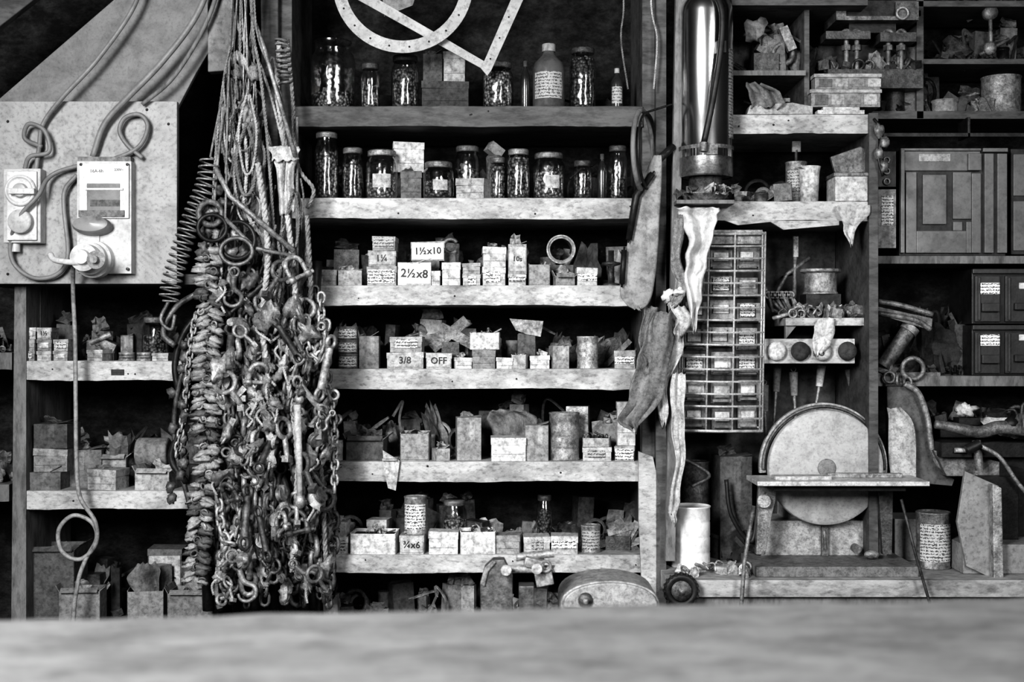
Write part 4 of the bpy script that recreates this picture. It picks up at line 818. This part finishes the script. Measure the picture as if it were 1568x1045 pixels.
for i in range(20): a=i*math.pi/10; b.box(P(1043,905,-.2)+Vector((math.cos(a)*.044,0,math.sin(a)*.044)),(.006,.02,.006),RUB,0,-a,0)
b.cyl(P(1043,905,-.2),P(1043,905,-.2)+Vector((0,.05,0)),.006,DARKM); b.done('small_trolley_wheel')

# ---------------------------------------------------------------- vice & motor on low table
y=-.6; ZM=.60
b=B(); b.bx(-1.2,1.2,-.85,-.4,ZM-.04,ZM,WOODD)
for xx in(-1.15,1.08):
    for yy in(-.83,-.48): b.bx(xx,xx+.07,yy,yy+.07,0,ZM-.04,WOODD)
b.done('low_table',.003)
b=B(); VM=met(.5)
b.pprism([(738,1000),(735,895),(742,870),(755,858),(772,858),(785,885),(785,925),(790,1000)],y,y+.04,met(.2)); b.pprism([(735,895),(742,870),(755,858),(760,862),(748,876),(742,900)],y-.006,y,met(.4)); b.cyl(P(770,872,y-.01),P(850,872,y-.01),.009,met(.6),16); b.box(P(818,862,y-.01),(.045,.045,.022),VM,0,.25); b.box(P(833,885,y),(.04,.05,.03),VM,0,-.2)
b.cyl(P(790,854,y),P(848,848,y),.009,VM,14); b.box(P(806,915,y+.01),(.035,.05,.06),met(.15)); b.cyl(P(775,874,y-.05),P(775,874,y+.04),.012,VM,14); b.cyl(P(822,872,y-.05),P(822,872,y+.03),.012,met(.6),14); b.box(P(806,985,y+.02),(.09,.08,.13),met(.12)); b.pbox(735,870,978,1005,y-.03,y+.08,met(.2)); b.ring(P(835,868,y-.03),.012,.004,VM,None,16,6)
b.box((X(805,y),y+.03,ZM+.01),(.2,.12,.019),met(.2)); b.done('bench_vice',.002)
b=B(); y=-.58; x0,x1=X(858,y),X(1010,y); cx=(x0+x1)/2; zc=Z(930,y); MM=mat('motor_paint',.45,.25,30,.45,.1,.3,thr=(.4,.6))
n=22; w=(x1-x0)/2
def dome(f): return [(cx+w*f*math.cos(a),zc+.06*f*(math.sin(a)**.8)) for a in [math.pi*i/n for i in range(n+1)]]
b.prism(dome(1)+[(x0,ZM+.02),(x1,ZM+.02)],y,y+.16,MM); b.prism(dome(.95),y-.012,y,MM)
b.ell((cx-w*.5,y-.014,zc+.018),(.018,.01,.018),met(.15)); b.ell((cx-w*.5,y-.024,zc+.018),(.008,.006,.008),met(.4)); b.bx(x0-.01,x1+.01,y-.03,y+.17,ZM+.0005,ZM+.022,met(.2)); b.done('motor_housing',.012)

# ---------------------------------------------------------------- foreground bench
FZ=.968
b=B(); FM=mat('foreground_worn_timber',.3,.19,5,.55,0,.3,(.6,1.3,1),(.36,.6),.3,fine=5,grime=.25)
n=120; v=[];f=[]
for i in range(n+1):
    t=i/n; x=-2.0+4.0*t; yy=-1.90+.1*x+.018*noise.noise(Vector((x*3,1,0)))+.012*noise.noise(Vector((x*11,2,0)))
    for q in((-2.75,FZ),(yy-.03,FZ+.002*noise.noise(Vector((x*12,7,0)))),(yy,FZ-.014),(yy,FZ-.09),(-2.75,FZ-.09)): v.append((x,q[0],q[1]))
for i in range(n):
    for j in range(5): f.append((i*5+j,i*5+(j+1)%5,i*5+5+(j+1)%5,i*5+5+j))
f+=[(4,3,2,1,0),tuple(n*5+j for j in range(5))]
b.add(v,f,FM)
for xx in(-1.9,1.8):
    for yy in(-2.7,-2.3): b.bx(xx,xx+.1,yy,yy+.1,0,FZ-.09,WOODD)
b.done('timber_workbench')

# ---------------------------------------------------------------- lights, world, camera
def area(n,loc,tgt,sx,sy,e,sp):
    l=bpy.data.lights.new(n,'AREA'); l.shape='RECTANGLE'; l.size=sx; l.size_y=sy; l.energy=e; l.spread=math.radians(sp)
    o=bpy.data.objects.new(n,l); o.location=loc; o.rotation_euler=(Vector(tgt)-Vector(loc)).to_track_quat('-Z','Y').to_euler(); bpy.context.scene.collection.objects.link(o)
area('window_light_a',(-1.3,-3.5,2.3),(.1,0,.95),.8,1.3,66,110)
area('window_light_b',(1.6,-3.4,2.2),(.7,0,.9),.6,1.3,20,110)
w=bpy.data.worlds.new('w'); bpy.context.scene.world=w; w.use_nodes=True; w.node_tree.nodes['Background'].inputs[0].default_value=(1,1,1,1); w.node_tree.nodes['Background'].inputs[1].default_value=.022
cd=bpy.data.cameras.new('camera'); co=bpy.data.objects.new('camera',cd); bpy.context.scene.collection.objects.link(co)
co.location=(0,-CD,CZ); co.rotation_euler=(math.pi/2,0,0); cd.sensor_width=36; cd.lens=36*CD/(1568*S0); cd.clip_start=.05
cd.dof.use_dof=True; cd.dof.focus_distance=3.42; cd.dof.aperture_fstop=2.8
bpy.context.scene.camera=co
bpy.context.scene.view_settings.view_transform='Standard'
try: bpy.context.scene.view_settings.look='High Contrast'
except Exception: pass
